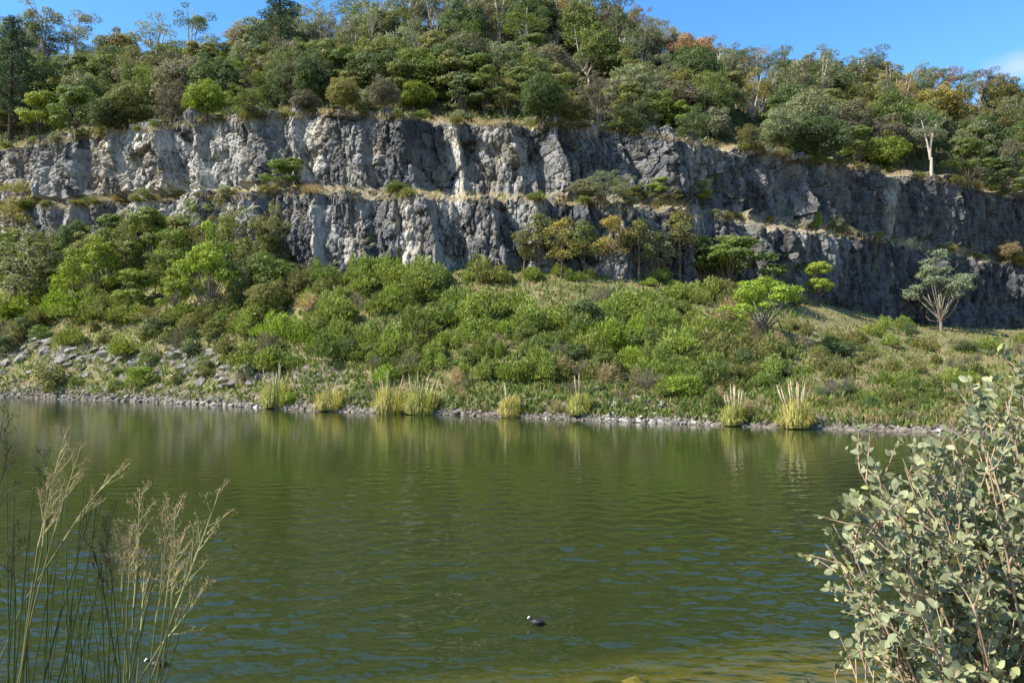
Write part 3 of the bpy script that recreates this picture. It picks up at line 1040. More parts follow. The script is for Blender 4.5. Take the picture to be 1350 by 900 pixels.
for (k, c, px, py, h, w_) in (
        ('sapling', 'grey', 36, 420, 122, 96), ('ragged', 'gold', 22, 322, 86, 92), ('layer', 'green', 196, 366, 96, 84), ('spread', 'lime', 128, 404, 90, 84), ('layer', 'olive', 244, 360, 84, 74),
        ('spread', 'lime', 276, 426, 108, 90), ('spread', 'lime', 236, 420, 66, 58), ('ragged', 'olive', 334, 362, 106, 90), ('ragged', 'green', 290, 362, 88, 72), ('dome', 'dark', 100, 334, 44, 42),
        ('sapling', 'olive', 165, 380, 82, 56), ('ragged', 'dark', 376, 356, 80, 56), ('dome', 'green', 70, 376, 62, 66), ('sapling', 'green', 205, 396, 70, 50), ('ragged', 'dark', 316, 408, 70, 62),
        ('layer', 'green', 150, 344, 64, 62), ('dome', 'olive', 120, 360, 56, 62), ('layer', 'lime', 220, 340, 60, 58), ('dome', 'green', 350, 392, 56, 62), ('dome', 'green', 4, 372, 66, 66), ('sapling', 'olive', 262, 376, 84, 50), ('layer', 'olive', 60, 410, 66, 62), ('sapling', 'lime', 96, 416, 74, 58), ('layer', 'lime', 176, 412, 62, 64), ('sapling', 'olive', 306, 380, 96, 60), ('layer', 'green', 20, 398, 62, 66), ('sapling', 'green', 226, 384, 92, 58), ('dome', 'olive', 356, 418, 50, 58), ('ragged', 'olive', 186, 350, 84, 76), ('ragged', 'green', 258, 352, 92, 74), ('ragged', 'lime', 222, 362, 88, 66), ('ragged', 'olive', 352, 358, 100, 78), ('ragged', 'green', 142, 356, 72, 70), ('ragged', 'olive', 306, 356, 96, 70), ('ragged', 'grey', 84, 352, 58, 62)):
    tree(k, c, px, py, h, w_, LEFTS, group=gs)
for (k, c, px, py, h, w_) in (
        ('sapling', 'olive', 712, 362, 84, 66), ('sapling', 'gold', 740, 366, 80, 60), ('sapling', 'green', 772, 362, 72, 48), ('sapling', 'gold', 806, 368, 92, 64), ('sapling', 'olive', 842, 370, 86, 54), ('sapling', 'grey', 868, 372, 70, 50),
        ('sapling', 'olive', 896, 372, 96, 66), ('layer', 'green', 962, 388, 86, 142), ('spread', 'lime', 1006, 448, 86, 116), ('layer', 'lime', 1079, 402, 62, 50), ('spread', 'sage', 1240, 436, 86, 102),
        ('sapling', 'green', 928, 376, 72, 50), ('sapling', 'olive', 690, 360, 60, 48)):
    tree(k, c, px, py, h, w_, RIGHTS, group=gs)
for (k, c, px, py, h, w_) in (('layer', 'green', 378, 254, 48, 76), ('layer', 'lime', 922, 273, 38, 44), ('layer', 'lime', 868, 263, 32, 38), ('ragged', 'grey', 796, 263, 38, 66), ('dome', 'lime', 1070, 303, 26, 22), ('dome', 'grey', 1098, 304, 22, 24),
                            ('ragged', 'olive', 836, 266, 34, 62), ('ragged', 'olive', 884, 270, 30, 48), ('dome', 'grey', 770, 262, 24, 40), ('dome', 'green', 524, 258, 18, 32), ('dome', 'tan', 1330, 344, 26, 30)):
    tree(k, c, px, py, h, w_, BENCH, group='trees on the cliff ledge')

# the rest of the wood on the hill: it leaves the pale trunks in view
KEEP = [t for t in TREES if t[4] in ('gum', 'vase', 'bare', 'pine')]
KEEP = [t[:4] for t in KEEP]
placed = [(t[0], t[1]) for t in TREES]
n_fill = 0
x_ = -160.0
while x_ < 1510:                                 # a closed row along the crest
    k, c = random.choice([('dome', 'dark'), ('gum', 'grey'), ('dome', 'olive'), ('dome', 'green'), ('gum', 'olive'), ('dome', 'grey'), ('bare', 'mauve'), ('dome', 'mauve')] + ([('dome', 'rust'), ('dome', 'gold'), ('vase', 'tan')] if x_ > 560 else []))
    if k == 'dome':
        k = 'ragged'
    tree(k, c, x_, float(P(SKY_PY, x_)) + random.uniform(2, 7), random.uniform(38, 58) * (1.2 if k == 'gum' else 1) * (0.62 if 120 < x_ < 335 else 1), random.uniform(44, 64), RIDGE, group=gr)
    placed.append((x_, float(P(SKY_PY, x_))))
    x_ += random.uniform(22, 34)
for _ in range(6000):
    if n_fill >= 310:
        break
    px = random.uniform(-170, 1520)
    y0, y1 = float(P(SKY_PY, px)) + 3, float(P(TOP_PY, px)) - 12
    py = random.uniform(y0, y1)
    if any(abs(px - a) < 15 and abs(py - b) < 7.5 for a, b in placed):
        continue
    p = ground_at(px, py, ('hillside',))
    if p is None:
        continue
    f = (py - y0) / max(1, y1 - y0)
    q = random.random()
    upper_right = px > 820
    if f > 0.55:
        k, c = random.choice([('dome', 'olive'), ('dome', 'dark'), ('dome', 'green'), ('layer', 'green'), ('dome', 'mauve'), ('dome', 'grey'), ('dome', 'dark'), ('layer', 'olive')])
        h, w_ = random.uniform(52, 76), random.uniform(56, 82)
    elif upper_right:
        k, c = random.choice([('gum', 'grey'), ('vase', 'olive'), ('dome', 'dark'), ('dome', 'green'), ('dome', 'grey'), ('dome', 'gold'), ('bare', 'mauve'), ('dome', 'rust'), ('dome', 'olive')])
        h, w_ = random.uniform(48, 66), random.uniform(48, 70)
    else:
        k, c = random.choice([('gum', 'grey'), ('vase', 'grey'), ('vase', 'olive'), ('dome', 'dark'), ('dome', 'olive'), ('dome', 'green'), ('gum', 'green'), ('dome', 'grey'), ('dome', 'mauve'), ('dome', 'dark'), ('bare', 'mauve'), ('layer', 'green')])
        h, w_ = random.uniform(56, 78), random.uniform(52, 74)
    if k == 'dome' and random.random() < 0.72:
        k = 'ragged'
        h *= 1.12
    if k in ('gum', 'vase'):
        h *= 1.15
    if 110 < px < 340 and f < 0.35:
        h *= 0.62
    if any(abs(px - a) < (w_ + pw) * 0.26 and py > b and py - h < b - 0.45 * ph_ for a, b, ph_, pw in KEEP):
        continue
    placed.append((px, py))
    zn = RIDGE if f < 0.12 else ('high ' + HILLZ if f < 0.42 else 'midway up the wooded hillside' if f < 0.72 else 'low ' + HILLZ)
    tree(k, c, px, py, h, w_, zn, p, group=gr if zn is RIDGE else gh)
    n_fill += 1

# ------------------------------------------------------------------ shrubs
def shrub_proto(kind, seed):
    r = np.random.default_rng(seed)
    Q = []
    if kind == 'broom':                         # many upright feathery sprays
        W_, H_ = 3.0, 2.2
        n = 1900
        nm = 5
        mc = np.stack([r.normal(size=nm) * W_ * 0.24, r.normal(size=nm) * W_ * 0.24], -1)
        mh, mw = H_ * r.uniform(0.45, 1.0, nm), W_ * r.uniform(0.18, 0.34, nm)
        mi = r.integers(0, nm, n)
        a, rr = r.random(n) * 6.283, np.sqrt(r.random(n)) * 1.1
        hh = mh[mi] * (0.15 + 0.95 * r.random(n) ** 0.6) * (1 - 0.5 * np.clip(rr, 0, 1) ** 2)
        P0 = np.stack([mc[mi, 0] + np.cos(a) * rr * mw[mi], mc[mi, 1] + np.sin(a) * rr * mw[mi], hh], -1)
        T = np.stack([np.cos(a) * rr * 0.7, np.sin(a) * rr * 0.7, np.full(n, 0.9)], -1) + 0.35 * r.normal(size=(n, 3))
        N = np.stack([np.cos(a), np.sin(a), np.full(n, 0.3)], -1) + 0.6 * r.normal(size=(n, 3))
        Q.append(leaf_quads(P0, np.cross(np.cross(unit(T), N), unit(T)), r.uniform(0.10, 0.24, n), 0.26, r, T))
    elif kind == 'bush':
        W_, H_ = 3.0, 2.4
        for i in range(16):
            ph, rr, lev = i * 2.4, r.uniform(0.3, 0.8), r.random()
            c = np.array([math.cos(ph) * rr * W_ / 2 * (1 - 0.5 * lev), math.sin(ph) * rr * W_ / 2 * (1 - 0.5 * lev), H_ * (0.2 + 0.6 * lev)])
            rad = r.uniform(0.38, 0.62)
            Q.append(clump(r, c, (rad, rad, rad * 0.8), 75, 0.11))
    elif kind == 'twig':
        W_, H_ = 3.0, 1.8
        n = 520
        a, el = r.random(n) * 6.283, r.uniform(0.1, 1.5, n)
        dirs = np.stack([np.cos(a) * np.cos(el), np.sin(a) * np.cos(el), np.sin(el)], -1)
        L = r.uniform(0.3, 1.0, n)
        P0 = dirs * L[:, None] * np.array([W_ / 2, W_ / 2, H_])
        T = dirs + 0.6 * r.normal(size=(n, 3))
        Q.append(leaf_quads(P0, r.normal(size=(n, 3)), r.uniform(0.2, 0.42, n), 0.055, r, None) if False else
                 leaf_quads(P0, np.cross(T, r.normal(size=(n, 3))), r.uniform(0.2, 0.42, n), 0.06, r, T))
        # base stems so that it stands on the ground
    n = 60
    a = r.random(n) * 6.283
    P0 = np.stack([np.cos(a) * 0.3, np.sin(a) * 0.3, r.uniform(-0.1, 0.5, n)], -1)
    T = np.stack([np.cos(a) * 0.4, np.sin(a) * 0.4, np.ones(n)], -1)
    Q.append(leaf_quads(P0, np.cross(T, r.normal(size=(n, 3))), r.uniform(0.2, 0.4, n), 0.08, r, T))
    return foliage_mesh('shrub', Q, r), W_, H_


SHRUB = {k: [shrub_proto(k, 5000 + 13 * i + 77 * j) for i in range(5)] for j, k in enumerate(('broom', 'bush', 'twig'))}
SWORD = {'broom': 'feathery shrub', 'bush': 'leafy bush', 'twig': 'dead twiggy bush'}
n_sh = [0]


def shrub(kind, col, px, py, hpx, wpx, zone, which=('grassy_slope', 'cliff_face', 'hillside'), group=None):
    p = ground_at(px, py, which)
    if p is None:
        return
    dep = project(p)[2]
    me, W_, H_ = SHRUB[kind][n_sh[0] % 5]
    n_sh[0] += 1
    g_ = random.uniform(0.85, 1.2)
    c = tuple(b * g_ * random.uniform(0.95, 1.05) for b in COL[col])
    o = obj({'broom': 'feathery_shrub', 'bush': 'leafy_bush', 'twig': 'dead_bush'}[kind], me, None, c)
    o.location = p - Vector((0, 0, 0.06))
    s = wpx * dep / 1000 / W_
    o.scale = (s, s, hpx * dep / 1000 / H_)
    o.rotation_euler = (random.uniform(-0.12, 0.12), random.uniform(-0.12, 0.12), random.uniform(0, 6.283))
    register(o, f'{LOOK[col]} {SWORD[kind]}', zone, px, 'shrub', group or 'shrubs on the lake bank')


def slope_zone(px, py):
    if py > 500:
        return 'near the waterline' + (' left of the first pampas clump' if px < 340 else ' among the pampas clumps' if px < 800 else ' right of the middle')
    side = 'left' if px < 340 else 'centre-left' if px < 600 else 'centre-right' if px < 880 else 'right'
    return f'{"high" if py < 410 else "low"} on the {side} of the slope'


splaced = []
count = 0
for _ in range(20000):
    if count >= 540:
        break
    px = random.uniform(-20, 1370)
    yb, ys = float(P(BASE_PY, px)), float(P(SHORE_PY, px))
    py = random.uniform(yb + 8, ys - 9)
    f = (py - yb) / (ys - yb)
    dens = 1.0
    if px < 345 and 455 < py < 500:
        dens = 0.25
    if f > 0.82:
        dens = 0.35
    if 380 < px < 520 and py > 490:
        dens = 0.15
    if px > 1030 and f < 0.75:
        dens = 0.45
    if random.random() > dens:
        continue
    if any(abs(px - a) < 12 and abs(py - b) < 5 for a, b in splaced):
        continue
    one = lambda sx_, sy_, sd_: float(vnoise(np.array([px / sx_ + 40.0]), np.array([py / sy_ + 40.0]), sd_)[0])
    if one(62, 26, 801) < 0.30 and random.random() < 0.85:      # open grassy patches
        continue
    sp_n = one(75, 30, 811) + random.uniform(-0.14, 0.14)       # the same kind grows together
    if 420 < px < 720 and py < 500 and random.random() < 0.65:
        sp_n = random.uniform(0.45, 0.85)
    if px < 345:
        kinds = [('twig', 'mauve'), ('bush', 'dark'), ('bush', 'olive'), ('bush', 'green'), ('broom', 'broom'), ('broom', 'olive'), ('broom', 'lime')]
    elif px < 930:
        kinds = [('twig', 'tan'), ('bush', 'dark'), ('twig', 'mauve'), ('broom', 'olive'), ('broom', 'broom'), ('broom', 'broom'), ('broom', 'broom'), ('broom', 'green'), ('bush', 'green'), ('broom', 'lime')]
    else:
        kinds = [('twig', 'mauve'), ('bush', 'dark'), ('broom', 'olive'), ('broom', 'broom'), ('broom', 'olive'), ('broom', 'green'), ('bush', 'olive'), ('twig', 'tan')]
    kc = kinds[min(len(kinds) - 1, int(max(0, (sp_n - 0.08) / 0.84) * len(kinds)))]
    if f > 0.8 and kc[0] == 'broom':
        kc = random.choice([('bush', 'olive'), ('bush', 'green'), ('twig', 'mauve')])
    h = random.uniform(13, 30) * (0.7 if f > 0.8 or px > 1030 else 1.0) * (1.3 if kc[0] == 'broom' else 1.0) * (0.6 if 660 < px < 960 and py < 392 else 1.0)
    w_ = h * random.uniform(1.1, 1.9)
    shrub(*kc, px, py, h, w_, slope_zone(px, py), ('grassy_slope',))
    splaced.append((px, py))
    count += 1
for (k, c, px, py, h, w_) in (('bush', 'lime', 900, 524, 34, 62), ('bush', 'green', 942, 542, 36, 32), ('bush', 'lime', 186, 512, 32, 54), ('bush', 'olive', 70, 512, 36, 72), ('twig', 'mauve', 350, 472, 36, 54), ('twig', 'mauve', 540, 492, 30, 48), ('twig', 'tan', 740, 496, 28, 56),
                            ('bush', 'dark', 770, 436, 46, 78), ('bush', 'dark', 650, 430, 40, 46), ('bush', 'lime', 385, 534, 22, 26), ('bush', 'dark', 1105, 470, 22, 70)):
    shrub(k, c, px, py, h, w_, slope_zone(px, py), ('grassy_slope',))
for i in range(120):                              # small growth on the ledge, the cliff lip and the rock
    px = random.uniform(-10, 1350)
    if i < 56:
        py, zn = (float(P(EDGE_PY, px)) + float(P(BACK_PY, px))) / 2 + random.uniform(-2, 3), 'on the cliff ledge'
    else:
        py, zn = float(P(TOP_PY, px)) - random.uniform(1, 5), 'on the lip of the cliff'
    kc = random.choice([('bush', 'olive'), ('twig', 'tan'), ('bush', 'grey'), ('broom', 'olive'), ('bush', 'green')])
    h = random.uniform(8, 15)
    shrub(*kc, px, py, h, h * random.uniform(1.5, 2.4), zn, group='small shrubs on the cliff')

# ------------------------------------------------------------------ grass and low cover nobody could count
def cover(name, label, n, sampler, col, length, width, upright, which):
    r = np.random.default_rng(len(name) * 7 + n)
    P0 = []
    tries = 0
    while len(P0) < n and tries < n * 3:
        tries += 1
        px, py = sampler()
        p = ground_at(px, py, which)
        if p is not None:
            P0.append(tuple(p))
    P0 = np.repeat(np.array(P0), 5, 0)
    m = len(P0)
    dep = np.abs(P0[:, 1:2]) / 100
    P0 = P0 + r.normal(size=(m, 3)) * np.array([0.3, 0.3, 0.02]) * dep
    T = np.stack([r.normal(size=m) * 0.5, r.normal(size=m) * 0.5, np.full(m, upright)], -1)
    s = length * r.uniform(0.5, 1.3, m)
    P0 = P0 + unit(T) * s[:, None] * 0.75
    V = leaf_quads(P0, np.cross(T, r.normal(size=(m, 3))), s, width, r, T)
    o = obj(name, foliage_mesh(name, [V], r), None, col)
    o['kind'] = 'stuff'
    o['label'] = label
    o['category'] = 'grass'
    return o


def samp_slope():
    px = random.uniform(-30, 1380)
    a, b = float(P(BASE_PY, px)), float(P(SHORE_PY, px))
    return px, random.uniform(a, b - 5)


def samp_green():
    while True:
        px, py = samp_slope()
        if px < 1060 or random.random() < 0.4:
            return px, py


def samp_top():
    px = random.uniform(-30, 1380)
    return px, float(P(TOP_PY, px)) + random.uniform(-7, 1.5)


def samp_hill():
    px = random.uniform(-60, 1410)
    return px, random.uniform(float(P(SKY_PY, px)) + 1, float(P(TOP_PY, px)) - 6)


def samp_bench():
    px = random.uniform(60, 1380)
    a, b = float(P(BACK_PY, px)), float(P(EDGE_PY, px))
    return px, random.uniform(a - 1, b + 1)


SL = ('grassy_slope',)
cover('dry_grass', 'dry straw-coloured grass between the shrubs on the bank slope', 9000, samp_slope, (0.25, 0.20, 0.09), 0.28, 0.16, 1.2, SL)
cover('green_ground_cover', 'low green weeds covering the bank slope between the shrubs', 12000, samp_green, (0.11, 0.15, 0.035), 0.36, 0.26, 0.9, SL)
cover('undergrowth', 'dark tangled undergrowth on the forest floor between the hillside trees', 14000, samp_hill, (0.095, 0.110, 0.045), 0.48, 0.45, 0.7, ('hillside',))
cover('clifftop_grass', 'strip of dry pale grass along the top of the cliff', 3500, samp_top, (0.36, 0.28, 0.15), 0.26, 0.14, 1.3, ('cliff_face', 'hillside'))
cover('ledge_grass', 'dry tan grass growing along the cliff ledge', 2500, samp_bench, (0.34, 0.26, 0.14), 0.24, 0.16, 1.2, ('cliff_face',))

# ------------------------------------------------------------------ stones
def rock_mesh(name, seed, flat=0.7, cuts=9):
    """an angular block: a coarse ball cut back by random planes"""
    r = np.random.default_rng(seed)
    import bmesh
    bm = bmesh.new()
    bmesh.ops.create_icosphere(bm, subdivisions=2, radius=1.0)
    planes = [(unit(r.normal(size=3)), r.uniform(0.45, 0.85)) for _ in range(cuts)]
    for v in bm.verts:
        p = np.array(v.co)
        for nrm_, dd in planes:
            k = p @ nrm_ - dd
            if k > 0:
                p = p - nrm_ * k
        v.co = p * np.array([1, r.uniform(0.98, 1.02), flat])
    bmesh.ops.remove_doubles(bm, verts=bm.verts, dist=0.04)
    me = bpy.data.meshes.new(name)
    bm.to_mesh(me)
    bm.free()
    me.materials.append(M['boulder'])
    return me


ROCKS = [rock_mesh('boulder', 70 + i, random.uniform(0.5, 0.9)) for i in range(8)]
SLABS = [rock_mesh('rock_slab', 170 + i, 0.52, 8) for i in range(5)]


def stone(px, py, wpx, zone, kind='boulder', tint=1.0, phrase=None):
    p = ground_at(px, py, SL)
    if p is None:
        return
    dep = project(p)[2]
    o = obj('rock_slab' if kind == 'slab' else 'boulder', random.choice(SLABS if kind == 'slab' else ROCKS), None, (tint, tint * random.uniform(0.95, 1.0), tint * random.uniform(0.86, 0.98)))
    s = wpx * dep / 2000
    o.location = p + Vector((0, 0, s * (-0.02 if kind == 'slab' else 0.12)))
    o.scale = (s, s * random.uniform(0.7, 1.1), s * random.uniform(0.75, 1.1))
    o.rotation_euler = (random.uniform(-0.3, 0.3), random.uniform(-0.35, 0.35), random.uniform(0, 6.28)) if kind != 'slab' else (R(18) + random.gauss(0, 0.12), R(-14) + random.gauss(0, 0.12), random.gauss(0, 0.5))
    tone = 'dark' if tint < (0.5 if kind == 'slab' else 0.8) else 'pale' if tint > 1.35 else 'grey'
    register(o, phrase or (f'{tone} tilted rock slab' if kind == 'slab' else f'{tone} angular stone'), zone, px, 'rock', 'rocks of the left outcrop' if kind == 'slab' else 'stones along the far shore')


for (px, py, w_) in ((839, 527, 17), (808, 531, 10), (872, 533, 15), (826, 533, 9), (308, 476, 26), (325, 474, 18)):
    stone(px, py, w_, 'above the shore stones', tint=0.75, phrase='dark loose boulder')
for i in range(190):
    px = random.choice([random.uniform(0, 1260), random.gauss(860, 45), random.gauss(260, 80)])
    ys = float(P(SHORE_PY, px))
    if not 0 < px < 1262:
        continue
    py = ys - abs(random.gauss(0, 4.5)) + 1.2
    stone(px, py, random.uniform(4.5, 13), 'along the waterline ' + ('left of the first pampas clump' if px < 340 else 'between the pampas clumps' if px < 780 else 'right of the middle pampas clumps'),
          tint=random.choice([0.42, 0.55, 0.75, 1.0, 1.3]))
for i in range(110):
    px = random.uniform(0, 345)
    py = 468 + (px - 60) * 0.075 + random.gauss(0, 13)
    stone(px, py, random.uniform(9, 28), 'of the rocky outcrop above the left shore', 'slab', random.choice([0.45, 0.6, 0.78, 0.9]))
for i in range(24):
    px = random.gauss(850, 40)
    stone(px, random.uniform(530, 552), random.uniform(6, 12), 'in the heap below the loose boulders', tint=random.choice([0.7, 0.9, 1.2]))
# shore rubble: far too many and too small to pick apart
r = np.random.default_rng(99)
vb = np.array([(1, 0, 0), (-1, 0, 0), (0, 1, 0), (0, -1, 0), (0, 0, 1), (0, 0, -1)], float)
fb = np.array([(0, 2, 4), (2, 1, 4), (1, 3, 4), (3, 0, 4), (2, 0, 5), (1, 2, 5), (3, 1, 5), (0, 3, 5)])
mb = MB()
for i in range(6500):
    px = random.uniform(-30, 1380)
    pat = float(vnoise(np.array([px / 38.0 + 9]), np.array([0.5]), 830)[0])
    if pat < 0.45 and random.random() < 0.75:
        continue
    py = float(P(SHORE_PY, px)) - abs(random.gauss(0, 4 + 9 * pat)) + 2.0
    p = ground_at(px, py, SL)
    if p is None:
        continue
    s = random.uniform(0.05, 0.24) * random.choice([1, 1, 1.7]) * p.y / 80
    mb.add(np.array(p) + (vb * r.uniform(0.5, 1.2, (6, 3))) @ np.linalg.qr(r.normal(size=(3, 3)))[0] * s * np.array([1.2, 1.2, 0.8]), None, fb)
rub = obj('shore_rubble', mb.mesh('shore_rubble', M['boulder'], False), None, (0.72, 0.65, 0.55))
rub['kind'] = 'stuff'
rub['label'] = 'pale broken rubble strewn along the far waterline'
rub['category'] = 'rubble'

# ------------------------------------------------------------------ pampas grass
M['plume'] = plain_material('plume', (0.40, 0.32, 0.19), (0.58, 0.49, 0.33), 6, 0.9, 0.1)


def pampas(px, py, leaf_h, leaf_w, plume_h, n_pl, col, phrase):
    p = ground_at(px, py, SL)
    k = project(p)[2] / 1000
    root = empty('pampas_grass', p - Vector((0, 0, 0.05)))
    root.rotation_euler = (random.uniform(-0.07, 0.07), random.uniform(-0.10, 0.10), 0)
    H_, W_ = leaf_h * k, leaf_w * k
    r = np.random.default_rng(int(px))
    n = 720
    V, F = [], []
    a = r.random(n) * 6.283
    reach = W_ / 2 * np.sqrt(r.uniform(0.02, 1.0, n))
    hh = H_ * r.uniform(0.5, 1.12, n) * (1 - 0.28 * (reach / (W_ / 2)) ** 2)
    reach = reach * 1.12
    for i in range(n):
        dr = np.array([math.cos(a[i]), math.sin(a[i]), 0])
        side = np.array([-dr[1], dr[0], 0]) * 0.030
        q = reach[i] / (W_ * 0.6)
        b = dr * reach[i] * 0.7
        m_ = dr * reach[i] * 0.82 + np.array([0, 0, hh[i] * 0.5])
        top_ = dr * reach[i] * 0.90 + np.array([0, 0, hh[i] * 0.86])
        tip = dr * reach[i] * (1.0 + 0.25 * q * r.random()) + np.array([0, 0, hh[i] * (1.06 - 0.45 * q * r.random())])
        if r.random() < 0.38:                   # the outer blades arch over to the ground
            m_ = dr * reach[i] * 0.85 + np.array([0, 0, hh[i] * 0.48])
            top_ = dr * reach[i] * 1.08 + np.array([0, 0, hh[i] * 0.42])
            tip = dr * reach[i] * 1.25 + np.array([0, 0, hh[i] * r.uniform(0.05, 0.3)])
        s = len(V)
        V += [b - side, b + side, m_ - side, m_ + side, top_ - side * 0.7, top_ + side * 0.7, tip]
        F.append((s, s + 1, s + 3, s + 2))
        F.append((s + 2, s + 3, s + 5, s + 4))
        F.append((s + 4, s + 5, s + 6, s + 6))
    Fq = np.array([f for f in F if f[2] != f[3]])
    Ft = np.array([f[:3] for f in F if f[2] == f[3]])
    v = np.concatenate([np.repeat(r.random(n), 2), r.random(n)])
    lf = obj('leaves', np_mesh('leaves', np.array(V), [Fq, Ft], M['leaf'], face_attr={'v': v}), root, col)
    lf['kind'] = 'stuff'
    for i in range(n_pl):
        mb = MB()
        ang, rad = r.random() * 6.283, W_ * 0.36 * math.sqrt(r.random())
        h = plume_h * k * r.uniform(0.68, 1.04)
        b = np.array([math.cos(ang) * rad * 0.4, math.sin(ang) * rad * 0.4, 0.1])
        t = np.array([math.cos(ang) * rad * 1.2, math.sin(ang) * rad * 1.2, h])
        path = bez(b, (b + t) / 2 + np.array([0, 0, 0.1]), t, 9)
        mb.tube(path[:7], [0.02] * 7, 4)
        ring = bez(path[5], (path[5] + path[8]) / 2, path[8], 7)
        mb.tube(ring, np.array([0.015, 0.035, 0.05, 0.052, 0.045, 0.03, 0.006]) * r.uniform(0.7, 1.15), 6)
        for q in range(40):                      # loose feathery hairs
            c = ring[r.integers(1, 6)]
            dv = np.array([r.normal() * 0.09, r.normal() * 0.09, r.uniform(0.05, 0.22)])
            sd = r.normal(size=3) * 0.012
            mb.add([c - sd, c + sd, c + dv], None, [(0, 1, 2)])
        obj('plume', mb.mesh('plume', M['plume']), root)
    register(root, phrase, 'at the far waterline', px, 'pampas grass', 'pampas grass clumps on the far shore')


YG, GG = (0.38, 0.34, 0.11), (0.31, 0.31, 0.09)
for (px, py, lh, lw, ph, n_, c, t) in (
        (365, 536, 40, 46, 58, 9, GG, 'pampas clump with tall thin plumes leaning together'), (435, 540, 32, 42, 44, 3, YG, 'low yellow pampas clump nearly without plumes'),
        (514, 544, 42, 46, 60, 9, YG, 'straw-coloured pampas clump, left of the joined pair'), (553, 545, 40, 52, 58, 9, GG, 'greener pampas clump, right of the joined pair'),
        (672, 549, 32, 32, 46, 2, YG, 'small bright yellow pampas clump'), (764, 546, 32, 34, 56, 2, GG, 'small pampas clump in part shade with one tall plume'),
        (967, 559, 32, 34, 56, 9, GG, 'narrow pampas clump with a dense sheaf of plumes'), (1050, 563, 42, 52, 66, 11, YG, 'largest yellow pampas clump with upright pale plumes')):
    pampas(px, py, lh, lw, ph, n_, c, t)

# ------------------------------------------------------------------ coots and the sunken stone
M['feather'] = plain_material('black_feathers', (0.008, 0.008, 0.010), (0.022, 0.022, 0.026), 40, 0.55, 0.3)
M['bill'] = plain_material('white_bill', (0.75, 0.72, 0.68), (0.85, 0.82, 0.78), 30, 0.4, 0.4)


def coot(px, py, heading, scale, phrase, zone):
    p = at_Z(px, py, 0)
    root = empty('coot', p)
    root.rotation_euler = (0, 0, heading)
    root.scale = (scale, scale, scale * 1.18)
    # body, neck and head as one skin of rings along the spine, +x is forward
    rings = [(-0.205, 0.072, 0.004, 0.004), (-0.18, 0.066, 0.026, 0.022), (-0.13, 0.054, 0.062, 0.054), (-0.07, 0.048, 0.086, 0.078), (0.0, 0.045, 0.095, 0.086), (0.06, 0.046, 0.088, 0.080),
             (0.108, 0.058, 0.066, 0.068), (0.132, 0.082, 0.046, 0.050), (0.142, 0.106, 0.036, 0.038), (0.152, 0.126, 0.034, 0.034), (0.166, 0.141, 0.034, 0.034), (0.184, 0.145, 0.029, 0.030), (0.200, 0.141, 0.019, 0.020), (0.208, 0.138, 0.006, 0.007)]
    P0 = np.array([(a, 0, b) for a, b, _, _ in rings])
    tg = unit(np.gradient(P0, axis=0))
    nn = np.stack([-tg[:, 2], tg[:, 1] * 0, tg[:, 0]], -1)
    S = 14
    ang = np.arange(S) * 2 * math.pi / S
    V = np.concatenate([P0[i] + np.outer(np.cos(ang) * rings[i][2], (0, 1, 0)) + np.outer(np.sin(ang) * rings[i][3], nn[i]) for i in range(len(rings))])
    n = len(rings)
    Q = [(i * S + k, i * S + (k + 1) % S, (i + 1) * S + (k + 1) % S, (i + 1) * S + k) for i in range(n - 1) for k in range(S)]
    mb = MB()
    mb.add(V, Q)
    obj('body', mb.mesh('body', M['feather']), root)
    mb = MB()
    mb.tube([(0.186, 0, 0.172), (0.201, 0, 0.162), (0.213, 0, 0.147), (0.230, 0, 0.132), (0.246, 0, 0.122)], [0.008, 0.017, 0.019, 0.014, 0.003], 8)
    obj('bill', mb.mesh('bill', M['bill']), root)
    mb = MB()
    for sgn in (1, -1):
        mb.tube([(-0.15, sgn * 0.048, 0.082), (-0.05, sgn * 0.088, 0.072), (0.05, sgn * 0.082, 0.066)], [0.006, 0.034, 0.012], 7)
    obj('wing', mb.mesh('wing', M['feather']), root)
    register(root, phrase, zone, px, 'bird', 'coots on the lake')


coot(708, 823, R(172), 0.76, 'black coot with white bill swimming in open water', '')
coot(207, 879, R(196), 0.8, 'black coot half hidden behind the reed stems', '')
M['algae'] = plain_material('algae_stone', (0.42, 0.30, 0.05), (0.62, 0.46, 0.10), 4, 0.8, 0.3, 0.02)
sp_ = at_Z(836, 893, -0.10)
sm = rock_mesh('sunken_stone', 777, 0.45, 6)
sm.materials.clear()
sm.materials.append(M['algae'])
st = obj('sunken_stone', sm)
gz = BV['lake_bed'].ray_cast(Vector((sp_.x, sp_.y, 5)), Vector((0, 0, -1)))[0].z
st.location = (sp_.x, sp_.y, gz - 0.02)
st.scale = (0.40, 0.32, max(0.12, (-0.09 - gz) / 0.40))
st['label'] = 'yellow algae-covered stone just under the water'
st['category'] = 'rock'


def bank_z(x, y):
    return BV['lake_bed'].ray_cast(Vector((x, y, 30)), Vector((0, 0, -1)))[0].z


# ------------------------------------------------------------------ reeds on the near bank, left
M['reed'] = plain_material('reed_stem', (0.022, 0.038, 0.012), (0.050, 0.075, 0.020), 9, 0.6, 0.3)
M['straw'] = plain_material('straw_stalk', (0.22, 0.21, 0.085), (0.40, 0.35, 0.17), 12, 0.8, 0.2)
M['stalk'] = plain_material('green_stalk', (0.075, 0.085, 0.030), (0.16, 0.16, 0.06), 9, 0.7, 0.2)
M['seed'] = plain_material('seed_head', (0.19, 0.115, 0.065), (0.40, 0.29, 0.16), 60, 0.9, 0.1)
M['darkseed'] = plain_material('dark_seed_head', (0.035, 0.030, 0.018), (0.09, 0.07, 0.04), 60, 0.9, 0.1)


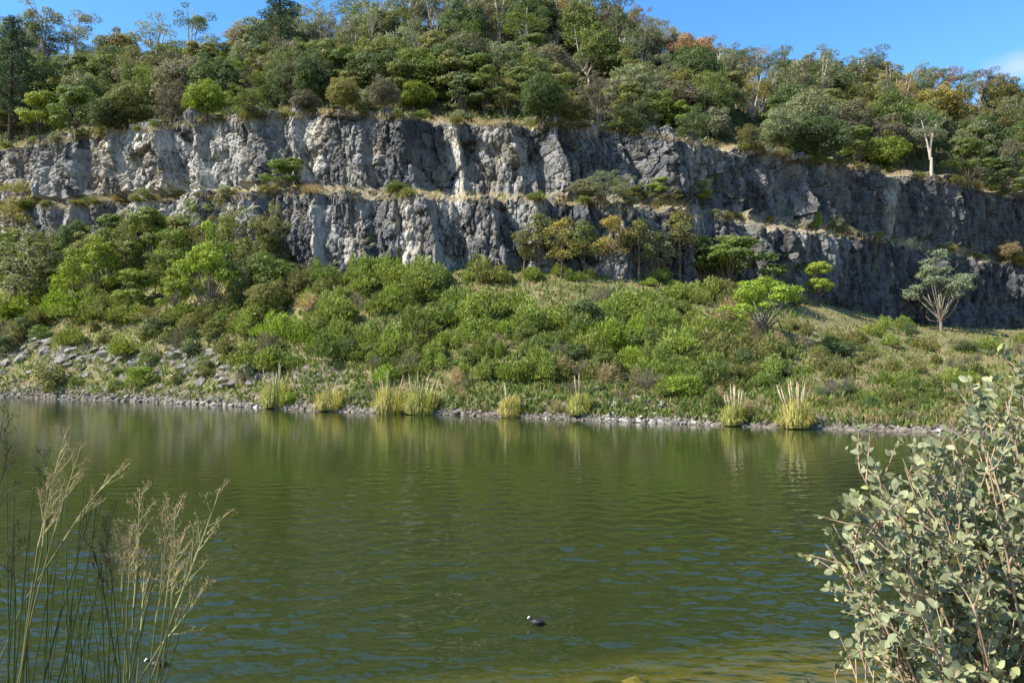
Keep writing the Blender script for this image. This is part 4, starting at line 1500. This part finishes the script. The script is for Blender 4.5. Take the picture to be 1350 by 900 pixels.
def panicle(parent, org, base, tip, r, mat, seedmat, dens=1.0, stem_r=0.005, lead=None):
    """branching flower stalk: stalk with ascending side branches, each with small seed clusters (a sub-part)"""
    org = np.array(tuple(org))
    base, tip = np.array(tuple(base)) - org, np.array(tuple(tip)) - org
    mb, sd = MB(), MB()
    ax = tip - base
    L = np.linalg.norm(ax)
    ax = ax / L
    path = bez(base, (base + tip) / 2 + r.normal(size=3) * L * 0.05, tip, 8)
    pts, rad = path, np.linspace(stem_r, stem_r * 0.35, 8)
    if lead is not None:
        l0 = np.array(tuple(lead)) - org
        lp = bez(l0, base - ax * np.linalg.norm(base - l0) * 0.45, base, 7)
        lm = MB()
        lm.tube(lp, np.linspace(stem_r * 1.6, stem_r, 7), 5)
        obj('stem', lm.mesh('stem', M['reed'] if mat is M['reed'] else M['stalk']), parent)
    mb.tube(pts, rad, 5)

    def seeds(p, n, s):
        for _ in range(n):
            c = p + r.normal(size=3) * s * 1.6
            sd.add(c + vb * r.uniform(0.5, 1.0, (6, 1)) * s * np.array([0.6, 0.6, 1.25]), None, fb)
    nb = int(13 * dens)
    for i in range(nb):
        t = 0.12 + 0.86 * (i + r.random() * 0.6) / nb
        p = path[0] * 0
        f = t * 7
        k = min(6, int(f))
        p = path[k] * (1 - (f - k)) + path[k + 1] * (f - k)
        dv = unit(ax + unit(r.normal(size=3)) * r.uniform(0.45, 0.8))
        bl = L * r.uniform(0.22, 0.42) * (1.05 - 0.65 * t)
        e = p + dv * bl
        mb.tube(bez(p, (p + e) / 2 + np.array([0, 0, -0.08 * bl]), e, 4), np.linspace(stem_r * 0.5, stem_r * 0.22, 4), 3)
        for j in range(int(r.integers(4, 8))):
            q = p + (e - p) * r.uniform(0.35, 1.0)
            d2 = unit(dv + unit(r.normal(size=3)) * 0.6 + np.array([0, 0, 0.25]))
            e2 = q + d2 * bl * r.uniform(0.14, 0.34)
            mb.tube([q, e2], [stem_r * 0.28, stem_r * 0.18], 3)
            seeds(e2, int(r.integers(1, 4)), 0.0046)
        seeds(e, 3, 0.005)
    seeds(tip, 5, 0.006)
    o = obj('flower_stalk', mb.mesh('flower_stalk', mat), parent)
    so = obj('seed_head', sd.mesh('seed_head', seedmat, False), o)
    so['kind'] = 'stuff'


def reed(px0, px1, Y, tops, panicles, seed, phrase):
    """a tuft rooted on the bank below the picture; tops are pixel positions of the stem ends"""
    r = np.random.default_rng(seed)
    x0 = at_Y((px0 + px1) / 2, 1150, Y).x
    org = Vector((x0, Y, bank_z(x0, Y) - 0.02))
    root = empty('reed_tuft', org)
    wdt = abs(px1 - px0) / 1000 * Y / 2
    for (tx, ty) in tops:
        Yt = Y + r.normal() * 0.22
        tip = at_Y(tx, ty, Yt) - org
        b = Vector((r.uniform(-wdt, wdt) * 0.7, r.normal() * 0.10, -0.03))
        b.z = bank_z(org.x + b.x, org.y + b.y) - org.z - 0.03
        mid = Vector((b.x * 0.55 + tip.x * 0.45, (b.y + tip.y) / 2, tip.z * 0.55)) + Vector((r.normal() * 0.03, 0, 0))
        mb = MB()
        mb.tube(bez(b, mid, tip, 9), np.linspace(0.0068, 0.0018, 9) * r.uniform(0.75, 1.15), 5)
        obj('stem', mb.mesh('stem', M['reed']), root)
    for (bx_, by_, tx, ty, dark, dens) in panicles:
        Yt = Y + r.normal() * 0.18
        b = Vector((r.uniform(-wdt, wdt) * 0.6 + org.x, org.y + r.normal() * 0.08, 0))
        b.z = bank_z(b.x, b.y) - 0.03
        panicle(root, org, at_Y(bx_, by_, Yt), at_Y(tx, ty, Yt + r.normal() * 0.06), r, M['reed'] if dark else M['straw'], M['darkseed'] if dark else M['seed'], dens, 0.0036, b)
    register(root, phrase, 'on the near bank', (px0 + px1) / 2, 'reed', 'reeds on the near bank')


rr_ = random.Random(5)
reed(-40, 60, 3.5, [(rr_.uniform(-15, 150), rr_.uniform(610, 800)) for _ in range(26)],
     [(56, 720, 88, 566, 0, 1.3), (72, 700, 108, 585, 0, 1.0), (84, 712, 158, 618, 0, 0.8), (50, 720, 62, 640, 0, 1.0), (100, 740, 128, 650, 1, 0.9), (62, 720, 58, 596, 1, 0.7), (130, 760, 150, 668, 1, 0.9), (20, 780, 20, 690, 1, 0.7)],
     21, 'left reed tuft with the tallest pale flower stalks')
reed(80, 160, 3.3, [(rr_.uniform(85, 235), rr_.uniform(650, 800)) for _ in range(14)],
     [(176, 800, 184, 645, 0, 1.5), (168, 790, 170, 690, 0, 1.3), (160, 780, 150, 700, 0, 1.1), (205, 820, 222, 668, 0, 1.0), (150, 790, 138, 690, 1, 1.0), (186, 830, 192, 730, 0, 1.1), (140, 800, 120, 715, 1, 0.8)],
     22, 'dense reed tuft with brown seed heads right of the tallest one')
reed(95, 140, 3.1, [(262, 760), (150, 730), (232, 800)],
     [(232, 800, 291, 642, 0, 0.9), (218, 800, 232, 665, 0, 1.1), (226, 800, 240, 706, 0, 1.3), (212, 850, 274, 765, 0, 0.8)],
     23, 'slender reed with one long pale stalk leaning right')
reed(-150, -80, 3.2, [(-20, 600), (5, 640), (-8, 690), (12, 720)], [(-30, 690, 6, 536, 1, 0.8), (-20, 700, 12, 590, 1, 0.7)], 24, 'dark reed entering at the left picture edge')

# ------------------------------------------------------------------ the grey-leaved gum bush on the near bank, right
def bush_leaf_material():
    m, nt = new_mat('glaucous_leaf')
    oi = node(nt, 'ShaderNodeObjectInfo')
    isl = node(nt, 'ShaderNodeNewGeometry').outputs['Random Per Island']
    rnd = mathn(nt, 'FRACT', mathn(nt, 'ADD', oi.outputs['Random'], isl), 0)
    n = noise(nt, 40, 3, objco(nt))
    col = mixc(nt, rnd, (0.100, 0.120, 0.056), (0.28, 0.295, 0.165))
    col = mixc(nt, ramp(nt, rnd, 0.86, 1.0, 0, 0.7), col, (0.36, 0.36, 0.10))
    col = mixc(nt, ramp(nt, n, 0.45, 0.75, 0, 0.35), col, (0.36, 0.34, 0.25))
    p = principled(nt, col, 0.5, 0.25)
    tr = node(nt, 'ShaderNodeBsdfTranslucent')
    link(nt, mixc(nt, 1.0, col, (1.0, 1.1, 0.45), 'MULTIPLY'), tr.inputs['Color'])
    ms = node(nt, 'ShaderNodeMixShader')
    ms.inputs[0].default_value = 0.22
    link(nt, p, ms.inputs[1])
    link(nt, tr.outputs[0], ms.inputs[2])
    out(nt, ms.outputs[0])
    return m


M['bushleaf'] = bush_leaf_material()
M['twig'] = plain_material('tan_twig', (0.24, 0.15, 0.10), (0.48, 0.36, 0.25), 14, 0.8, 0.2)


def leaf_shape(seed):
    """rounded leaf with a folded midrib, length 1 along +x from the stalk"""
    r = np.random.default_rng(seed)
    wd = r.uniform(0.30, 0.42)
    xs = np.array([0.0, 0.14, 0.36, 0.62, 0.86, 1.0])
    ws = np.array([0.012, 0.62, 1.0, 0.95, 0.55, 0.05]) * wd
    curl = r.uniform(-0.45, 0.25)
    fold = r.uniform(0.05, 0.55)
    mid_ = np.stack([xs, 0 * xs, curl * xs ** 2], -1)
    lf_ = mid_ + np.stack([0 * xs, ws, ws * fold], -1)
    rt_ = mid_ + np.stack([0 * xs, -ws, ws * fold], -1)
    V = np.concatenate([lf_, mid_, rt_])
    Q = [(i, i + 6, i + 7, i + 1) for i in range(5)] + [(i + 6, i + 12, i + 13, i + 7) for i in range(5)]
    return V, np.array(Q)


SHAPES = [leaf_shape(i) for i in range(7)]
LEAFME = [np_mesh('leaf', v, q, M['bushleaf'], True) for v, q in SHAPES]


def frame(d, nrm_):
    d = unit(np.asarray(d, float))
    y = unit(np.cross(nrm_, d))
    return np.stack([d, y, np.cross(d, y)], 1)


def gum_bush(base_px, base_Y, tips, seed, phrase, n_obj, leaf_len, twigs):
    r = np.random.default_rng(seed)
    b0 = at_Y(base_px, 1200, base_Y)
    org = np.array([b0.x, base_Y, bank_z(b0.x, base_Y) - 0.02])
    root = empty('gum_bush', Vector(org))
    L = []                                       # leaves: position, frame, length
    toward = np.array([-0.35, -0.75, 0.55])
    for (tx, ty, dY) in tips:
        tip = np.array(at_Y(tx, ty, base_Y + dY)) - org
        s = np.array([r.normal() * 0.05, r.normal() * 0.05, -0.04])
        mid_ = s * 0.4 + tip * 0.42 + np.array([0.06 + r.normal() * 0.05, r.normal() * 0.05, 0.08 * tip[2]])
        path = bez(s, mid_, tip, 14)
        mb = MB()
        mb.tube(path, np.linspace(0.0095, 0.0018, 14) * r.uniform(0.8, 1.1), 6)
        for k in range(twigs):
            t = r.uniform(0.48, 1.0) ** 0.8
            f = t * 13
            i = min(12, int(f))
            p = path[i] * (1 - f + i) + path[i + 1] * (f - i)
            ax = unit(path[i + 1] - path[i])
            dv = unit(ax * 0.8 + unit(r.normal(size=3)) * 0.75 + np.array([-0.05, -0.1, 0.15]))
            ln_ = r.uniform(0.07, 0.19) * (1.2 - 0.4 * t)
            e = p + dv * ln_
            tw = bez(p, (p + e) / 2 + r.normal(size=3) * 0.01, e, 5)
            mb.tube(tw, np.linspace(0.0028, 0.0011, 5), 4)
            npair = int(r.integers(3, 6))
            for q in range(npair):
                pt = tw[min(4, 1 + int(q / npair * 4))]
                for sg in (1, -1):
                    side = unit(np.cross(dv, r.normal(size=3)))
                    ld = unit(dv * 0.55 + side * sg * 0.9 + np.array([0, 0, 0.12]))
                    nm = unit(toward * 0.6 + 1.0 * r.normal(size=3))
                    L.append((pt + ld * 0.004, frame(ld, nm), leaf_len * r.uniform(0.55, 1.2) * (1.0 if q else 0.8)))
            L.append((e, frame(dv, unit(toward + 0.6 * r.normal(size=3))), leaf_len * r.uniform(0.5, 0.9)))
        obj('branch', mb.mesh('branch', M['twig']), root)
    # the leaves that show largest are parts of their own, the rest one part
    def seen(l):
        x, y, dd = project(l[0] + org)
        return l[2] / max(dd, 0.1) * (1 if -20 < x < 1370 and -20 < y < 920 else 0.02)
    order = sorted(range(len(L)), key=lambda i: -seen(L[i]))
    mb = MB()
    from mathutils import Matrix
    for rank, i in enumerate(order):
        p, fr, ln_ = L[i]
        k = int(r.integers(0, 7))
        if rank < n_obj:
            o = obj('leaf', LEAFME[k], root)
            mat = Matrix([(*(fr[a] * ln_), p[a]) for a in range(3)] + [(0, 0, 0, 1)])
            o.matrix_local = mat
        else:
            v, q = SHAPES[k]
            mb.add((v * ln_) @ fr.T + p, q)
    if mb.n:
        o = obj('leaves', mb.mesh('leaves', M['bushleaf']), root)
        o['kind'] = 'stuff'
    register(root, phrase, 'on the near bank', base_px, 'bush')


br = random.Random(8)
tips = [(1088, 716, 0.0), (1098, 690, 0.1), (1120, 700, -0.1), (1132, 616, 0.05), (1148, 602, 0.2), (1165, 640, -0.2), (1190, 604, 0.1), (1212, 600, 0.3), (1150, 680, 0.2), (1180, 700, -0.15), (1205, 660, 0.0),
        (1238, 620, 0.1), (1255, 575, 0.2), (1285, 545, 0.1), (1300, 525, 0.3), (1322, 512, 0.0), (1345, 505, 0.2), (1368, 500, -0.1), (1395, 510, 0.1), (1430, 520, 0.2)]
for _ in range(16):
    tips.append((br.uniform(1240, 1460), br.uniform(560, 840), br.uniform(-0.5, 0.3)))
for _ in range(40):
    x = br.uniform(1110, 1450)
    y = br.uniform(max(540, 540 + (1290 - x) * 0.75), min(860, 745 + (x - 1085) * 0.95))
    tips.append((x, y, br.uniform(-0.55, 0.45)))
gum_bush(1400, 2.5, tips, 31, 'large grey-green round-leaved gum bush filling the right picture edge', 300, 0.031, 18)
gum_bush(1145, 2.9, [(1100, 886, 0.0), (1128, 868, 0.05), (1142, 862, -0.05), (1152, 884, 0.1), (1190, 892, 0.1), (1120, 905, -0.1)], 32, 'small grey-leaved sprig at the bottom edge beside the large gum bush', 60, 0.038, 6)

# ------------------------------------------------------------------ labels, left to right
ORD = ['first', 'second', 'third', 'fourth', 'fifth', 'sixth', 'seventh', 'eighth', 'ninth', 'tenth', 'eleventh', 'twelfth', 'thirteenth', 'fourteenth', 'fifteenth', 'sixteenth', 'seventeenth', 'eighteenth', 'nineteenth']
TENS = {20: 'twenty', 30: 'thirty', 40: 'forty', 50: 'fifty', 60: 'sixty', 70: 'seventy', 80: 'eighty', 90: 'ninety'}
TENTH = {20: 'twentieth', 30: 'thirtieth', 40: 'fortieth', 50: 'fiftieth', 60: 'sixtieth', 70: 'seventieth', 80: 'eightieth', 90: 'ninetieth'}


def ordinal(n):
    if n <= 19:
        return ORD[n - 1]
    t, u_ = n // 10 * 10, n % 10
    return TENTH[t] if u_ == 0 else f'{TENS[t]}-{ORD[u_ - 1]}'


fam = {}
for e in REG:
    fam.setdefault((e[1], e[2]), []).append(e)
for (phrase, zone), es in fam.items():
    es.sort(key=lambda e: e[3])
    for i, e in enumerate(es):
        if len(es) == 1:
            e[0]['label'] = f'{phrase} {zone}'.strip()
        else:
            e[0]['label'] = f'{phrase} {zone}, {ordinal(i + 1)} from left'
